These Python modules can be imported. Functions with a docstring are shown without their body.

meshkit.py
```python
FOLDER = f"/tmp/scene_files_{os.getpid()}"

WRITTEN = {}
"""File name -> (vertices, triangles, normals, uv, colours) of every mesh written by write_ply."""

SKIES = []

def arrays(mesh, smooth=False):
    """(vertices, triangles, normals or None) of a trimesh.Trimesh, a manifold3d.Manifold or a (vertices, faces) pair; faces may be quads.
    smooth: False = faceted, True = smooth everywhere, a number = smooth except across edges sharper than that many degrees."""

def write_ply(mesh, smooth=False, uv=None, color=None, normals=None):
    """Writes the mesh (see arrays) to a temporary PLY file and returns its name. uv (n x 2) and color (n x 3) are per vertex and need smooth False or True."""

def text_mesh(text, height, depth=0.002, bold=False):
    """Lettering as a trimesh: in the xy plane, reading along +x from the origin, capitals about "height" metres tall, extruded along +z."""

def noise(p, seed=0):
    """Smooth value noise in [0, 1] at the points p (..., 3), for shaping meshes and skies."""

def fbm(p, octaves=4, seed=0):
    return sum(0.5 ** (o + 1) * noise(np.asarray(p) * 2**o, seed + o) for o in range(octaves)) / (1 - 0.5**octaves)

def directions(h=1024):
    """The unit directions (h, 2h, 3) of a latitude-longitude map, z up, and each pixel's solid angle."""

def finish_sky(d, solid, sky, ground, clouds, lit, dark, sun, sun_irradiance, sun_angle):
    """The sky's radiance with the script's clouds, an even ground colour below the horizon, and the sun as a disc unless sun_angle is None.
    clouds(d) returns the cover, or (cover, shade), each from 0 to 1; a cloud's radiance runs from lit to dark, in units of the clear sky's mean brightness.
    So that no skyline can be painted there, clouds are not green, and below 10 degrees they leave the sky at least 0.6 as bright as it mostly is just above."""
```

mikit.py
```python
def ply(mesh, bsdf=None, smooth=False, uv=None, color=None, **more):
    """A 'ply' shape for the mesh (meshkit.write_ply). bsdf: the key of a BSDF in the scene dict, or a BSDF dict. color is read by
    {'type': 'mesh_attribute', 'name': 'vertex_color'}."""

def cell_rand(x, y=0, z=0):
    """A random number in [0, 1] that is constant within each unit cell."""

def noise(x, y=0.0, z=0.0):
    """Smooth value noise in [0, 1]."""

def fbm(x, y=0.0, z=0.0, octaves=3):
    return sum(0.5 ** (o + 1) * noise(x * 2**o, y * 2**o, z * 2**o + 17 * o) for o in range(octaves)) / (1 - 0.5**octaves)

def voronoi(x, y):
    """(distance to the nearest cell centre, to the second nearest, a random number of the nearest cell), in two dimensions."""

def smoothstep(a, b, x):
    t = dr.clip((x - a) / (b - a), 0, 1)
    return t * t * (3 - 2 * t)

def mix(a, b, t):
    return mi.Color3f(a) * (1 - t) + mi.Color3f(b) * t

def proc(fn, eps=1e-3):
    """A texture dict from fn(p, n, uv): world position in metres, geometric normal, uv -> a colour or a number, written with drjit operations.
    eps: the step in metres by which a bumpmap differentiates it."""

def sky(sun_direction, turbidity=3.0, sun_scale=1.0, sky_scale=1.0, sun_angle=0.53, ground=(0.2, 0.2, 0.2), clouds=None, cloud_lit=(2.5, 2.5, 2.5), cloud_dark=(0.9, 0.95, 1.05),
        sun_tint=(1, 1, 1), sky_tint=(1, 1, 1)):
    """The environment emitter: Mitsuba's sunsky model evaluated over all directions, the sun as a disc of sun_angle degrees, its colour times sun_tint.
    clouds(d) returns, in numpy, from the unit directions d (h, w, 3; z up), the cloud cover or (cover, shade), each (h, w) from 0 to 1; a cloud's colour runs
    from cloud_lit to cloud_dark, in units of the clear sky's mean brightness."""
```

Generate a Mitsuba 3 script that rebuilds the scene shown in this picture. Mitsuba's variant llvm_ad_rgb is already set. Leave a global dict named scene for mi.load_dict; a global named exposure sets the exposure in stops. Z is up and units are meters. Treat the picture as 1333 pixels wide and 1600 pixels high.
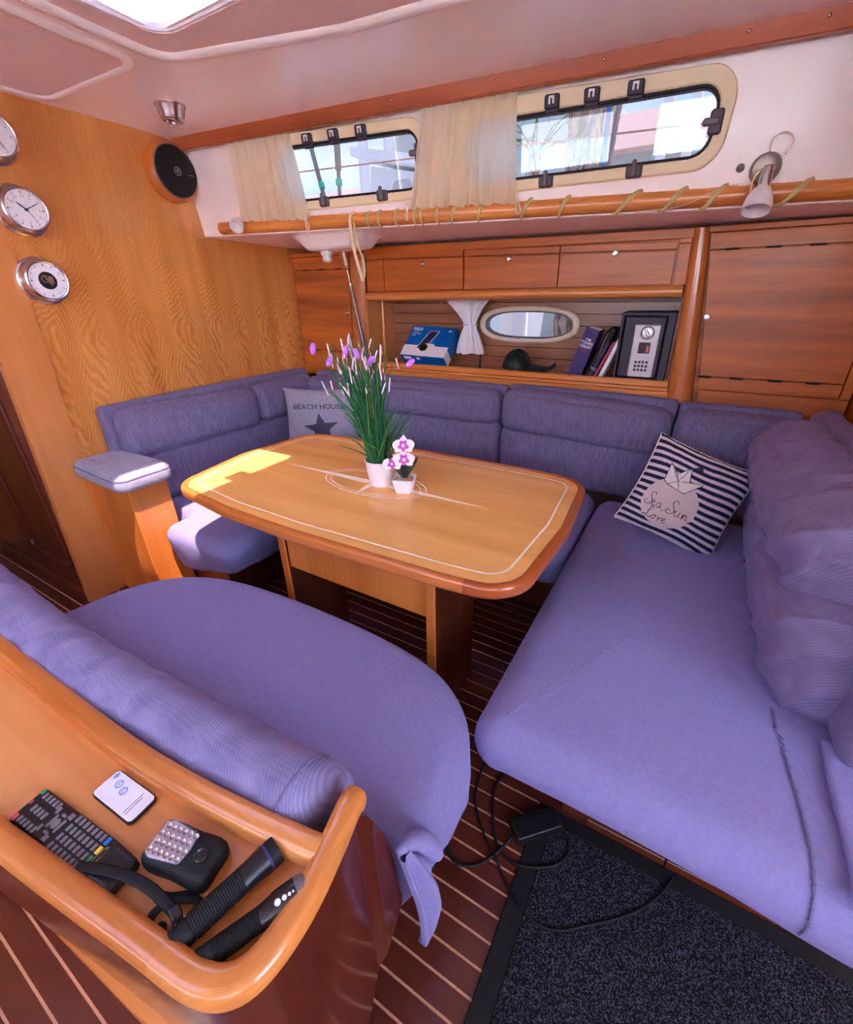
import math
import numpy as np, trimesh, manifold3d as m3
import drjit as dr
import mitsuba as mi
import mikit, meshkit
from mikit import noise, fbm, smoothstep, mix, cell_rand
from shapely.geometry import Polygon, LineString
from scipy.interpolate import CubicSpline
from scipy.spatial import cKDTree

T = mi.ScalarTransform4f
scene, labels = {}, {}

# ---------------------------------------------------------------- camera
FOCAL, YAW, PITCH, ROLL, EYE = 688.1, math.radians(-31.11), math.radians(-26.564), math.radians(1.178), 1.35


def camera_axes():
    f = np.array([math.sin(YAW) * math.cos(PITCH), math.cos(YAW) * math.cos(PITCH), math.sin(PITCH)])
    r = np.array([math.cos(YAW), -math.sin(YAW), 0.0])
    d = -np.cross(r, f)
    c, s = math.cos(ROLL), math.sin(ROLL)
    return c * r + s * d, -s * r + c * d, f


_r, _d, _f = camera_axes()
_m = np.eye(4)
_m[:3, 0], _m[:3, 1], _m[:3, 2], _m[:3, 3] = -_r, -_d, _f, [0, 0, EYE]
scene["camera"] = {"type": "perspective", "fov_axis": "x", "fov": 2 * math.degrees(math.atan(666.5 / FOCAL)),
                   "near_clip": 0.02, "far_clip": 500.0, "to_world": T(_m.tolist())}

# ---------------------------------------------------------------- sky, sun and exposure
SUN = np.array([0.34, -0.165, 1.0])


def summer_clouds(d):
    n = meshkit.fbm(d * [2.2, 2.2, 5.0], 5, 3)
    return np.clip((n - 0.52) * 3.5, 0, 0.8)


scene["sky"] = mikit.sky(SUN, turbidity=3.5, sun_scale=0.20, sky_scale=1.0, ground=(0.55, 0.53, 0.5), clouds=summer_clouds,
                         cloud_lit=(2.2, 2.2, 2.2), cloud_dark=(1.2, 1.2, 1.25), sky_tint=(1.0, 0.88, 0.82))
exposure = 6.0

# ---------------------------------------------------------------- small helpers


def lin(r, g, b):
    return [((c / 255) / 12.92 if c / 255 <= 0.04045 else ((c / 255 + 0.055) / 1.055) ** 2.4) for c in (r, g, b)]


_used = {}


def numbered(name):
    n = _used.get(name, 0)
    _used[name] = n + 1
    return name if n == 0 else f"{name}_{n:03d}"


def thing(name, label, cat, group=None):
    key = numbered(name)
    labels[key] = {"label": label, "category": cat}
    if group:
        labels[key]["group"] = group
    return key


def part(parent, name, mesh, bsdf, smooth=False, label=None, **kw):
    key = numbered(f"{parent}__{name}")
    scene[key] = mikit.ply(mesh, bsdf, smooth=smooth, **kw)
    if label:
        labels[key] = {"label": label}
    return key


def single(name, label, cat, mesh, bsdf, smooth=False, group=None, kind=None, **kw):
    key = thing(name, label, cat, group)
    scene[key] = mikit.ply(mesh, bsdf, smooth=smooth, **kw)
    if kind:
        labels[key]["kind"] = kind
    return key


def struct(name, mesh=None, bsdf=None, smooth=False, label=None, **kw):
    key = numbered(name)
    labels[key] = {"kind": "structure"}
    if label:
        labels[key]["label"] = label
    if mesh is not None:
        scene[key] = mikit.ply(mesh, bsdf, smooth=smooth, **kw)
    return key


def join(*ms):
    out = []
    for m in ms:
        out.extend(m if isinstance(m, (list, tuple)) else [m])
    return trimesh.util.concatenate(out)


def box(x0, x1, y0, y1, z0, z1, c=0.0):
    """An axis-aligned box, its edges chamfered by c."""
    lo, hi = np.array([x0, y0, z0], float), np.array([x1, y1, z1], float)
    if c <= 0:
        m = trimesh.creation.box(hi - lo)
        m.apply_translation((lo + hi) / 2)
        return m
    h = (hi - lo) / 2
    c = min(c, *(h * 0.9))
    pts = []
    for sx in (-1, 1):
        for sy in (-1, 1):
            for sz in (-1, 1):
                for k in range(3):
                    q = h.copy()
                    q[[i for i in range(3) if i != k]] -= c
                    pts.append(q * [sx, sy, sz])
    m = trimesh.convex.convex_hull(np.array(pts))
    m.apply_translation((lo + hi) / 2)
    return m


def grid(P, cu=False, cv=False):
    """Mesh of a (n, m, 3) grid of points, closed along u or v where asked."""
    P = np.asarray(P, float)
    n, m = P.shape[:2]
    i, j = np.meshgrid(np.arange(n if cu else n - 1), np.arange(m if cv else m - 1), indexing="ij")
    a, b = (i + 1) % n, (j + 1) % m
    q = np.stack([i * m + j, a * m + j, a * m + b, i * m + b], -1).reshape(-1, 4)
    return trimesh.Trimesh(P.reshape(-1, 3), np.vstack([q[:, [0, 1, 2]], q[:, [0, 2, 3]]]), process=False)


def spline(pts, n, closed=False):
    p = np.asarray(pts, float)
    if closed:
        p = np.vstack([p, p[:1]])
    t = np.r_[0, np.cumsum(np.linalg.norm(np.diff(p, axis=0), axis=1) ** 0.5 + 1e-9)]
    cs = CubicSpline(t, p, bc_type="periodic" if closed else "natural")
    return cs(np.linspace(0, t[-1], n + 1)[:-1] if closed else np.linspace(0, t[-1], n))


def resample(p, n, closed=True):
    p = np.asarray(p, float)
    if closed:
        p = np.vstack([p, p[:1]])
    t = np.r_[0, np.cumsum(np.linalg.norm(np.diff(p, axis=0), axis=1))]
    s = np.linspace(0, t[-1], n + 1)[:-1] if closed else np.linspace(0, t[-1], n)
    return np.stack([np.interp(s, t, p[:, k]) for k in range(p.shape[1])], 1)


def tube(pts, r, sides=8, closed=False, flat=1.0, up=None):
    """A tube along pts; r may vary; flat squeezes it along the second frame axis."""
    p = np.asarray(pts, float)
    n = len(p)
    t = np.roll(p, -1, 0) - np.roll(p, 1, 0) if closed else np.gradient(p, axis=0)
    t /= np.linalg.norm(t, axis=1, keepdims=True) + 1e-12
    a = np.zeros_like(p)
    v = np.array(up if up is not None else ([0, 0, 1.0] if abs(t[0, 2]) < 0.9 else [1.0, 0, 0]))
    for k in range(n):
        if up is not None:
            v = np.array(up, float)
        v = v - t[k] * (v @ t[k])
        v /= np.linalg.norm(v) + 1e-12
        a[k] = v
    b = np.cross(t, a)
    ang = np.arange(sides) * 2 * np.pi / sides
    r = np.broadcast_to(r, (n,))[:, None, None]
    P = p[:, None] + r * (flat * np.cos(ang)[None, :, None] * a[:, None] + np.sin(ang)[None, :, None] * b[:, None])
    m = grid(P, closed, True)
    if not closed:
        k = len(m.vertices)
        vv = np.vstack([m.vertices, p[:1], p[-1:]])
        i = np.arange(sides)
        f0 = np.stack([np.full(sides, k), (i + 1) % sides, i], 1)
        f1 = np.stack([np.full(sides, k + 1), (n - 1) * sides + i, (n - 1) * sides + (i + 1) % sides], 1)
        m = trimesh.Trimesh(vv, np.vstack([m.faces, f0, f1]), process=False)
    m.fix_normals() if len(m.faces) < 3000 else None
    return m


def sweep(path, prof, closed=False):
    """Sweeps the closed profile (across, up) along a path that stays roughly level."""
    p = np.asarray(path, float)
    t = np.roll(p, -1, 0) - np.roll(p, 1, 0) if closed else np.gradient(p, axis=0)
    t /= np.linalg.norm(t, axis=1, keepdims=True)
    s = np.cross(t, [0, 0, 1.0])
    s /= np.linalg.norm(s, axis=1, keepdims=True)
    u = np.cross(s, t)
    prof = np.asarray(prof, float)
    P = p[:, None] + s[:, None] * prof[None, :, :1] + u[:, None] * prof[None, :, 1:]
    m = grid(P, closed, True)
    if not closed:
        cap = trimesh.creation.triangulate_polygon(Polygon(prof), engine="earcut")
        k = len(prof)
        idx = np.array([int(np.argmin(np.linalg.norm(prof - q, axis=1))) for q in cap[0]])
        f = idx[np.asarray(cap[1])]
        m = trimesh.Trimesh(m.vertices, np.vstack([m.faces, f, f[:, ::-1] + (len(p) - 1) * k]), process=False)
    m.fix_normals()
    return m


def lathe(profile, n=32):
    m = trimesh.creation.revolve(np.asarray(profile, float), sections=n)
    m.fix_normals()
    return m


def extrude(poly, z0, z1):
    m = trimesh.creation.extrude_polygon(poly if isinstance(poly, Polygon) else Polygon(poly), z1 - z0, engine="earcut")
    m.apply_translation([0, 0, z0])
    return m


def rounded(pts, r, res=8):
    return Polygon(pts).buffer(-r, quad_segs=res).buffer(r, quad_segs=res)


def outline_normals(o):
    t = np.roll(o, -1, 0) - np.roll(o, 1, 0)
    n = np.stack([t[:, 1], -t[:, 0]], 1)
    n /= np.linalg.norm(n, axis=1, keepdims=True) + 1e-12
    a = np.sum(o[:, 0] * np.roll(o[:, 1], -1) - np.roll(o[:, 0], -1) * o[:, 1])
    return n if a > 0 else -n


def ring_slab(o, prof):
    """A slab whose closed outline o is offset outwards and lifted along prof [(offset, z), ...], closed top and bottom."""
    o = np.asarray(o, float)
    a = np.sum(o[:, 0] * np.roll(o[:, 1], -1) - np.roll(o[:, 0], -1) * o[:, 1])
    if a < 0:
        o = o[::-1]
    nn = outline_normals(o)
    P = np.stack([np.c_[o + nn * d, np.full(len(o), z)] for d, z in prof])
    m = grid(P, False, True)
    n = len(o)
    cap = trimesh.creation.triangulate_polygon(Polygon(o), engine="earcut")
    idx = np.array([int(np.argmin(np.linalg.norm(o - q, axis=1))) for q in cap[0]])
    f = idx[np.asarray(cap[1])]
    m = trimesh.Trimesh(m.vertices, np.vstack([m.faces, f[:, ::-1], f + (len(prof) - 1) * n]), process=True)
    m.fix_normals()
    return m


def bull(z0, z1, r, k=4):
    """Profile for ring_slab: rounded lower and upper edge of radius r."""
    a = np.linspace(0, np.pi / 2, k)
    lo = [(-r + r * math.sin(t), z0 + r - r * math.cos(t)) for t in a]
    hi = [(-r + r * math.cos(t), z1 - r + r * math.sin(t)) for t in a]
    return lo + hi


def soft_box(size, r, puff=(0, 0, 0), n=(26, 14, 10), disp=None):
    """A stuffed cushion: rounded box with faces that bulge by puff; disp(p, n) gives further relief in metres."""
    h = np.array(size, float) / 2
    r = min(r, *(h * 0.98))

    def ax(k):
        t = np.linspace(-1, 1, k + 1)
        return np.sign(t) * (1 - (1 - np.abs(t)) ** 1.45)

    vs, fs, at = [], [], 0
    for k in range(3):
        u, v = (k + 1) % 3, (k + 2) % 3
        for s in (-1, 1):
            a, b = np.meshgrid(ax(n[u]), ax(n[v]), indexing="ij")
            p = np.zeros(a.shape + (3,))
            p[..., k], p[..., u], p[..., v] = s, a, b
            g = grid(p)
            vs.append(g.vertices)
            fs.append((g.faces if s > 0 else g.faces[:, ::-1]) + at)
            at += len(g.vertices)
    m = trimesh.Trimesh(np.vstack(vs), np.vstack(fs), process=False)
    m.merge_vertices(digits_vertex=6)
    c = np.array(m.vertices)
    p = c * h
    inner = np.clip(p, -(h - r), h - r)
    d = p - inner
    ln = np.linalg.norm(d, axis=1, keepdims=True)
    nrm = d / np.maximum(ln, 1e-9)
    q = inner + nrm * r
    b = 1 - c ** 2
    for k in range(3):
        u, v = (k + 1) % 3, (k + 2) % 3
        q[:, k] += np.sign(c[:, k]) * puff[k] * (b[:, u] * b[:, v]) ** 0.6 * np.abs(c[:, k]) ** 3
    if disp is not None:
        q += nrm * disp(q, nrm)[:, None]
    return trimesh.Trimesh(q, m.faces, process=False)


def xf(mesh, R=None, t=(0, 0, 0)):
    m = mesh.copy()
    M = np.eye(4)
    if R is not None:
        M[:3, :3] = np.asarray(R)
    M[:3, 3] = t
    m.apply_transform(M)
    return m


def rot(axis, deg):
    return trimesh.transformations.rotation_matrix(math.radians(deg), axis)[:3, :3]


def axes(z, x=(1, 0, 0)):
    """Rotation whose third column is z and whose first lies towards x."""
    z = np.asarray(z, float) / np.linalg.norm(z)
    x = np.asarray(x, float)
    x = x - z * (x @ z)
    x /= np.linalg.norm(x)
    return np.stack([x, np.cross(z, x), z], 1)


def text(s, height, depth=0.001, bold=False, centre=True):
    m = meshkit.text_mesh(s, height, depth, bold)
    if centre:
        m.apply_translation([-(m.bounds[0, 0] + m.bounds[1, 0]) / 2, -(m.bounds[0, 1] + m.bounds[1, 1]) / 2, 0])
    return m


# ---------------------------------------------------------------- materials
def mat(key, **kw):
    scene[key] = {"type": "twosided", "bsdf": {"type": "principled", **kw}}


def rgb(*c):
    return {"type": "rgb", "value": list(c)}


def wood(key, dark, light, along, across=55.0, gloss=0.22, coat=0.6, length=1.6, warp=0.5, rays=0.0):
    """Varnished timber with its grain along one axis (0, 1 or 2)."""
    dark, light = lin(*dark), lin(*light)
    o = [k for k in range(3) if k != along]

    def fn(p, n, uv):
        q = [p.x, p.y, p.z]
        a, b, c = q[along] * length, q[o[0]], q[o[1]]
        w = (fbm(a * 1.5, b * 5, c * 5, 2) - 0.5) * warp
        ring = fbm(a * 0.8, (b + w * 0.05) * across * 0.28, (c + w * 0.05) * across * 0.28, 3)
        pore = fbm(a * 6, b * across * 3.2, c * across * 3.2, 2)
        broad = noise(a * 0.7, b * 6, c * 6)
        t = dr.clip(0.62 * (ring - 0.5) * 1.9 + 0.3 * (pore - 0.5) + 0.28 * (broad - 0.5) + 0.5, 0, 1)
        return mix(dark, light, t)

    mat(key, base_color=mikit.proc(fn), roughness=gloss, specular=0.5, clearcoat=coat, clearcoat_gloss=0.93)


wood("cabinet_wood", (122, 50, 12), (208, 112, 38), 0, across=60, gloss=0.42, coat=0.18)
wood("rail_wood", (168, 86, 30), (236, 156, 80), 0, across=60, gloss=0.2, coat=0.9)
wood("rail_wood_y", (168, 86, 30), (236, 156, 80), 1, across=60, gloss=0.2, coat=0.9)
wood("post_wood", (150, 74, 30), (206, 122, 60), 2, across=60, gloss=0.2, coat=0.9)
wood("mahogany_rail", (136, 58, 26), (176, 86, 42), 0, across=60, gloss=0.25, coat=0.8)
wood("table_wood", (222, 152, 76), (242, 184, 108), 0, across=70, gloss=0.3, coat=0.5)
wood("table_edge_wood", (176, 92, 38), (206, 122, 58), 0, across=70, gloss=0.15, coat=1.0)
wood("table_end_wood", (150, 66, 26), (186, 96, 42), 1, across=60, gloss=0.15, coat=1.0)
wood("tray_wood", (196, 116, 56), (244, 182, 116), 0, across=30, gloss=0.25, coat=0.6, length=1.0, warp=1.2)
wood("pilaster_wood", (190, 112, 58), (212, 138, 78), 2, across=60, gloss=0.25, coat=0.7)
wood("armrest_wood", (170, 88, 34), (206, 122, 54), 2, across=40, gloss=0.3, coat=0.5)
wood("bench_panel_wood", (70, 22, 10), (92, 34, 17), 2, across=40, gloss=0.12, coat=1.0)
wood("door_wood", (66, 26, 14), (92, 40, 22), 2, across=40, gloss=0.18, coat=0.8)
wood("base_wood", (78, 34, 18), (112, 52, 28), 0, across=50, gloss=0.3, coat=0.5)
wood("plank_lining_wood", (120, 70, 44), (164, 108, 76), 0, across=70, gloss=0.25, coat=0.7)
wood("floor_teak", (70, 28, 20), (100, 46, 34), 0, across=40, gloss=0.18, coat=0.7)
mat("floor_holly", base_color=rgb(*lin(196, 142, 112)), roughness=0.3, clearcoat=0.5)


def figured(p, n, uv):
    """Crossfire figure: fine upright stripes that break into chevrons lower down."""
    y, z = p.y, p.z
    low = 1 - smoothstep(1.15, 1.75, z)
    wy = (fbm(y * 4, z * 2.2, 0.0, 3) - 0.5) * 0.16
    col = (y + wy) / (0.15 + 0.03 * noise(y * 2.0))
    tri = dr.abs(col - dr.floor(col) - 0.5) * 2
    wig = (fbm(y * 34, z * 16, 3.0, 3) - 0.5) * 2.4
    ph = (y * 1.0 + 0.04 * tri * low) / 0.0115 - z * (20.0 + 46.0 * low) * (2.0 * dr.select(col - dr.floor(col) > 0.5, 1.0, 0.0) - 1.0) * low * 0.32 + wig + wy * 60
    s = 0.5 + 0.5 * dr.sin(ph * 2 * math.pi * 0.62)
    amp = (0.12 + 0.34 * low) * (0.35 + 0.9 * fbm(y * 9, z * 5, 11.0, 2))
    t = dr.clip(0.45 + (s - 0.5) * amp + (fbm(y * 14, z * 2.0, 7.0, 3) - 0.5) * 0.75, 0, 1)
    return mix(lin(178, 98, 40), lin(232, 162, 88), t)


mat("figured_wood", base_color=mikit.proc(figured), roughness=0.22, specular=0.5, clearcoat=0.6, clearcoat_gloss=0.92)


def fabric(key, a, b, scale=40.0, sheen=0.6, streak=0.5):
    a, b = lin(*a), lin(*b)

    def fn(p, n, uv):
        t = fbm(p.x * scale, p.y * scale, p.z * scale * streak, 3)
        return mix(a, b, smoothstep(0.2, 0.8, t))

    mat(key, base_color=mikit.proc(fn), roughness=0.9, specular=0.15, sheen=sheen, sheen_tint=0.6)


fabric("velour", (102, 94, 128), (121, 112, 146), 170.0, 0.8, 0.12)
fabric("cover_cloth", (131, 124, 172), (138, 131, 178), 150.0, 0.4)


def ribbed(key, a, b, axis, period):
    """Corduroy: fine ribs across an axis, in relief and in shade of pile."""
    a, b = lin(*a), lin(*b)

    def h(p, n, uv):
        q = (0.86 * p.x + 0.35 * p.z + 0.3 * p.y) if axis == 0 else (0.80 * p.y + 0.55 * p.z - 0.35 * p.x)
        w = noise(p.x * 9, p.y * 9, p.z * 9) * 0.012
        q2 = (p.z - 0.7 * p.y) if axis == 0 else (0.9 * p.z - 0.6 * p.x)
        return 0.5 + 0.34 * dr.sin((q + w) * 2 * math.pi / period) + 0.16 * dr.sin(q2 * 2 * math.pi / (period * 1.1))

    def col(p, n, uv):
        t = fbm(p.x * 30, p.y * 30, p.z * 30, 2)
        return mix(a, b, dr.clip(0.25 + 0.5 * t + 0.40 * (h(p, n, uv) - 0.5), 0, 1))

    scene[key] = {"type": "twosided", "bsdf": {"type": "bumpmap", "arbitrary": mikit.proc(h, eps=period / 8), "scale": 0.0006,
                  "bsdf": {"type": "principled", "base_color": mikit.proc(col), "roughness": 0.9, "specular": 0.15, "sheen": 1.0, "sheen_tint": 0.6}}}


ribbed("corduroy_x", (92, 86, 128), (154, 146, 184), 0, 0.0050)
ribbed("corduroy_y", (98, 88, 124), (144, 131, 164), 1, 0.0056)


def tweed(p, n, uv):
    t = cell_rand(dr.floor(p.x * 420), dr.floor(p.y * 420), dr.floor(p.z * 420))
    u = fbm(p.x * 90, p.y * 90, p.z * 90, 2)
    return mix(lin(120, 116, 140), lin(172, 166, 182), dr.clip(0.5 * t + 0.5 * u, 0, 1))


mat("tweed", base_color=mikit.proc(tweed), roughness=0.95, specular=0.1)


def carpet(p, n, uv):
    t = fbm(p.x * 420, p.y * 420, 0.0, 2)
    f = cell_rand(dr.floor(p.x * 430), dr.floor(p.y * 430), 5.0)
    return mix(lin(22, 21, 26), lin(72, 70, 80), dr.clip(smoothstep(0.45, 0.8, t) + 0.6 * smoothstep(0.85, 1.0, f), 0, 1))


mat("carpet", base_color=mikit.proc(carpet), roughness=1.0, specular=0.05)


def vinyl(p, n, uv):
    return mix(lin(216, 186, 180), lin(226, 198, 191), fbm(p.x * 300, p.y * 300, 0.0, 2))


mat("vinyl", base_color=mikit.proc(vinyl), roughness=0.7, specular=0.25)
mat("gelcoat", base_color=rgb(*lin(238, 226, 222)), roughness=0.22, specular=0.5, clearcoat=0.5, clearcoat_gloss=0.95)
mat("latch_grey", base_color=rgb(*lin(78, 69, 76)), roughness=0.45, specular=0.4)
mat("cream_plastic", base_color=rgb(*lin(232, 214, 176)), roughness=0.4, specular=0.4)
mat("bone_plastic", base_color=rgb(*lin(222, 208, 186)), roughness=0.4, specular=0.4)
mat("white_plastic", base_color=rgb(*lin(228, 222, 224)), roughness=0.35, specular=0.5)
mat("ceramic", base_color=rgb(*lin(226, 216, 218)), roughness=0.25, specular=0.5, clearcoat=0.3)
mat("black_plastic", base_color=rgb(*lin(24, 22, 26)), roughness=0.35, specular=0.5)
mat("black_rubber", base_color=rgb(*lin(22, 21, 24)), roughness=0.6, specular=0.3)
mat("black_gloss", base_color=rgb(*lin(16, 15, 18)), roughness=0.08, specular=0.5, clearcoat=1.0)
mat("dark_grey", base_color=rgb(*lin(52, 46, 60)), roughness=0.5, specular=0.4)
mat("grey_plastic", base_color=rgb(*lin(104, 98, 104)), roughness=0.45, specular=0.4)
mat("key_grey", base_color=rgb(*lin(112, 106, 110)), roughness=0.5, specular=0.4)
mat("silver_paint", base_color=rgb(*lin(196, 186, 192)), roughness=0.4, metallic=0.35)
mat("slot_black", base_color=rgb(*lin(14, 10, 9)), roughness=0.7)
for _k, _c in dict(red=(204, 78, 84), green=(38, 140, 84), blue=(28, 112, 190), yellow=(226, 192, 62), box_blue=(0, 92, 170), print_white=(232, 226, 232), ink_navy=(46, 42, 72), light_blue=(136, 166, 222), purple_print=(196, 120, 220), book_purple=(60, 44, 104), dull_red=(150, 56, 84), hat_green=(20, 34, 30), tape=(196, 172, 116), tape_pale=(226, 196, 158), cord_white=(226, 214, 206), teal=(60, 190, 160), display_red=(214, 110, 104), string=(190, 148, 128), inlay=(252, 230, 206)).items():
    mat("paint_" + _k, base_color=rgb(*lin(*_c)), roughness=0.5, specular=0.35)
scene["chrome"] = {"type": "twosided", "bsdf": {"type": "roughconductor", "material": "Cr", "alpha": 0.08, "specular_reflectance": rgb(1, 0.98, 0.98)}}
scene["steel"] = {"type": "twosided", "bsdf": {"type": "roughconductor", "material": "Cr", "alpha": 0.22}}
mat("brushed_metal", base_color=rgb(*lin(150, 138, 132)), metallic=0.8, roughness=0.38)
scene["bronze_steel"] = {"type": "twosided", "bsdf": {"type": "roughconductor", "material": "Cr", "alpha": 0.15, "specular_reflectance": rgb(1.0, 0.8, 0.66)}}
scene["window_pane"] = {"type": "thindielectric", "int_ior": 1.5, "specular_transmittance": rgb(0.30, 0.305, 0.33)}
scene["hatch_pane"] = {"type": "thindielectric", "int_ior": 1.5, "specular_transmittance": rgb(0.9, 0.87, 0.93)}
scene["clear_pane"] = {"type": "thindielectric", "int_ior": 1.5}
scene["curtain_cloth"] = {"type": "principledthin", "base_color": rgb(*lin(250, 242, 226)), "roughness": 0.9, "diff_trans": 1.4, "spec_trans": 0.0}
# ================================================================ the setting
XB = -2.35            # the forward bulkhead
YF = 2.30             # the face of the lockers along the hull


def edge_y(x):
    """Where the overhead meets the cabin side: the coachroof narrows towards the bow."""
    return 1.999 + 0.1367 * np.asarray(x, float)


def side_y(x, z, off=0.0):
    """The slightly leaning cabin side; off moves the point inboard."""
    return 1.681 + (0.134165 * (np.asarray(x, float) + 2.319) - 0.13568 * (np.asarray(z, float) - 2.0)) / 0.98163 - off


def rail_z(x):
    return 1.632 - 0.018 * (np.asarray(x, float) + 2.2)


# ---- floor: dark teak boards between light holly strips
fl = struct("floor", box(-3.7, 2.56, -1.75, 2.62, -0.05, -0.0015), "floor_holly")
y = 0.4090 + 0.0030 - 0.0519 * 40
k = 0
while y < 1.62:
    if y > -1.72:
        scene[numbered("floor__board")] = mikit.ply(box(-3.68, 2.55, y, y + 0.0462, -0.02, 0.0, 0.0004), "floor_teak")
    y += 0.0519
scene["floor__outboard_panel"] = mikit.ply(box(-3.68, 2.55, y, 2.6, -0.02, 0.0), "floor_teak")

# ---- forward bulkhead with its pilaster and the doorway to the passage


def yz_panel(pts, x0, x1):
    """A slab with the outline pts in (y, z) from x0 to x1."""
    m = extrude(pts, 0, x1 - x0)
    v = np.array(m.vertices)
    m = trimesh.Trimesh(np.c_[x0 + v[:, 2], v[:, 0], v[:, 1]], m.faces, process=False)
    m.fix_normals()
    return m


wl = struct("wall_left", yz_panel([(0.80, 0), (2.62, 0), (2.62, 1.65), (1.775, 1.66), (1.715, 1.98), (1.69, 2.05), (0.80, 2.09)], XB - 0.03, XB), "figured_wood")
part(wl, "pilaster", join(yz_panel([(0.650, 0), (0.812, 0), (0.899, 2.1), (0.742, 2.1)], XB - 0.03, XB + 0.008)), "pilaster_wood", label="plain pale wood pilaster at the edge of the doorway")
part(wl, "inboard_panel", yz_panel([(-1.7, 0), (0.0, 0), (0.0, 2.12), (-1.7, 2.12)], XB - 0.03, XB), "figured_wood")
part(wl, "door_header", yz_panel([(0.0, 1.93), (0.80, 1.93), (0.80, 2.12), (0.0, 2.12)], XB - 0.03, XB), "pilaster_wood")

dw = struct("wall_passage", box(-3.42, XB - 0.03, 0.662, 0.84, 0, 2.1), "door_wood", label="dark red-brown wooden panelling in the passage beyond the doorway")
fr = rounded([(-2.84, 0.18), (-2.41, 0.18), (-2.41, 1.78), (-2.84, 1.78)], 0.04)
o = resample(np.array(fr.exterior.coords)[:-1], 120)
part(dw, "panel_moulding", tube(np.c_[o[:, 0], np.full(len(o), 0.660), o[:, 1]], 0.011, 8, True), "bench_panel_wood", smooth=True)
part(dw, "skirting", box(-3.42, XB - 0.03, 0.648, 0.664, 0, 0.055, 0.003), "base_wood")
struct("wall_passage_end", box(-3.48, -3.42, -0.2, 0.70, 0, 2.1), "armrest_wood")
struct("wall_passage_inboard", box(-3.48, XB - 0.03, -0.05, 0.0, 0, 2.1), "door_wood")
struct("ceiling_passage", box(-3.48, XB - 0.03, -0.05, 0.7, 2.0, 2.06), "gelcoat")

# ---- the overhead: a moulded liner with the deck hatch and the companionway
HX0, HX1, HY0, HY1 = -1.50, -1.00, 0.50, 1.09
CX0, CX1, CY0, CY1 = 1.45, 2.35, -1.00, 0.20
GX0, GX1, GY0, GY1 = -1.50, -0.62, -1.15, -0.32


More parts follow.
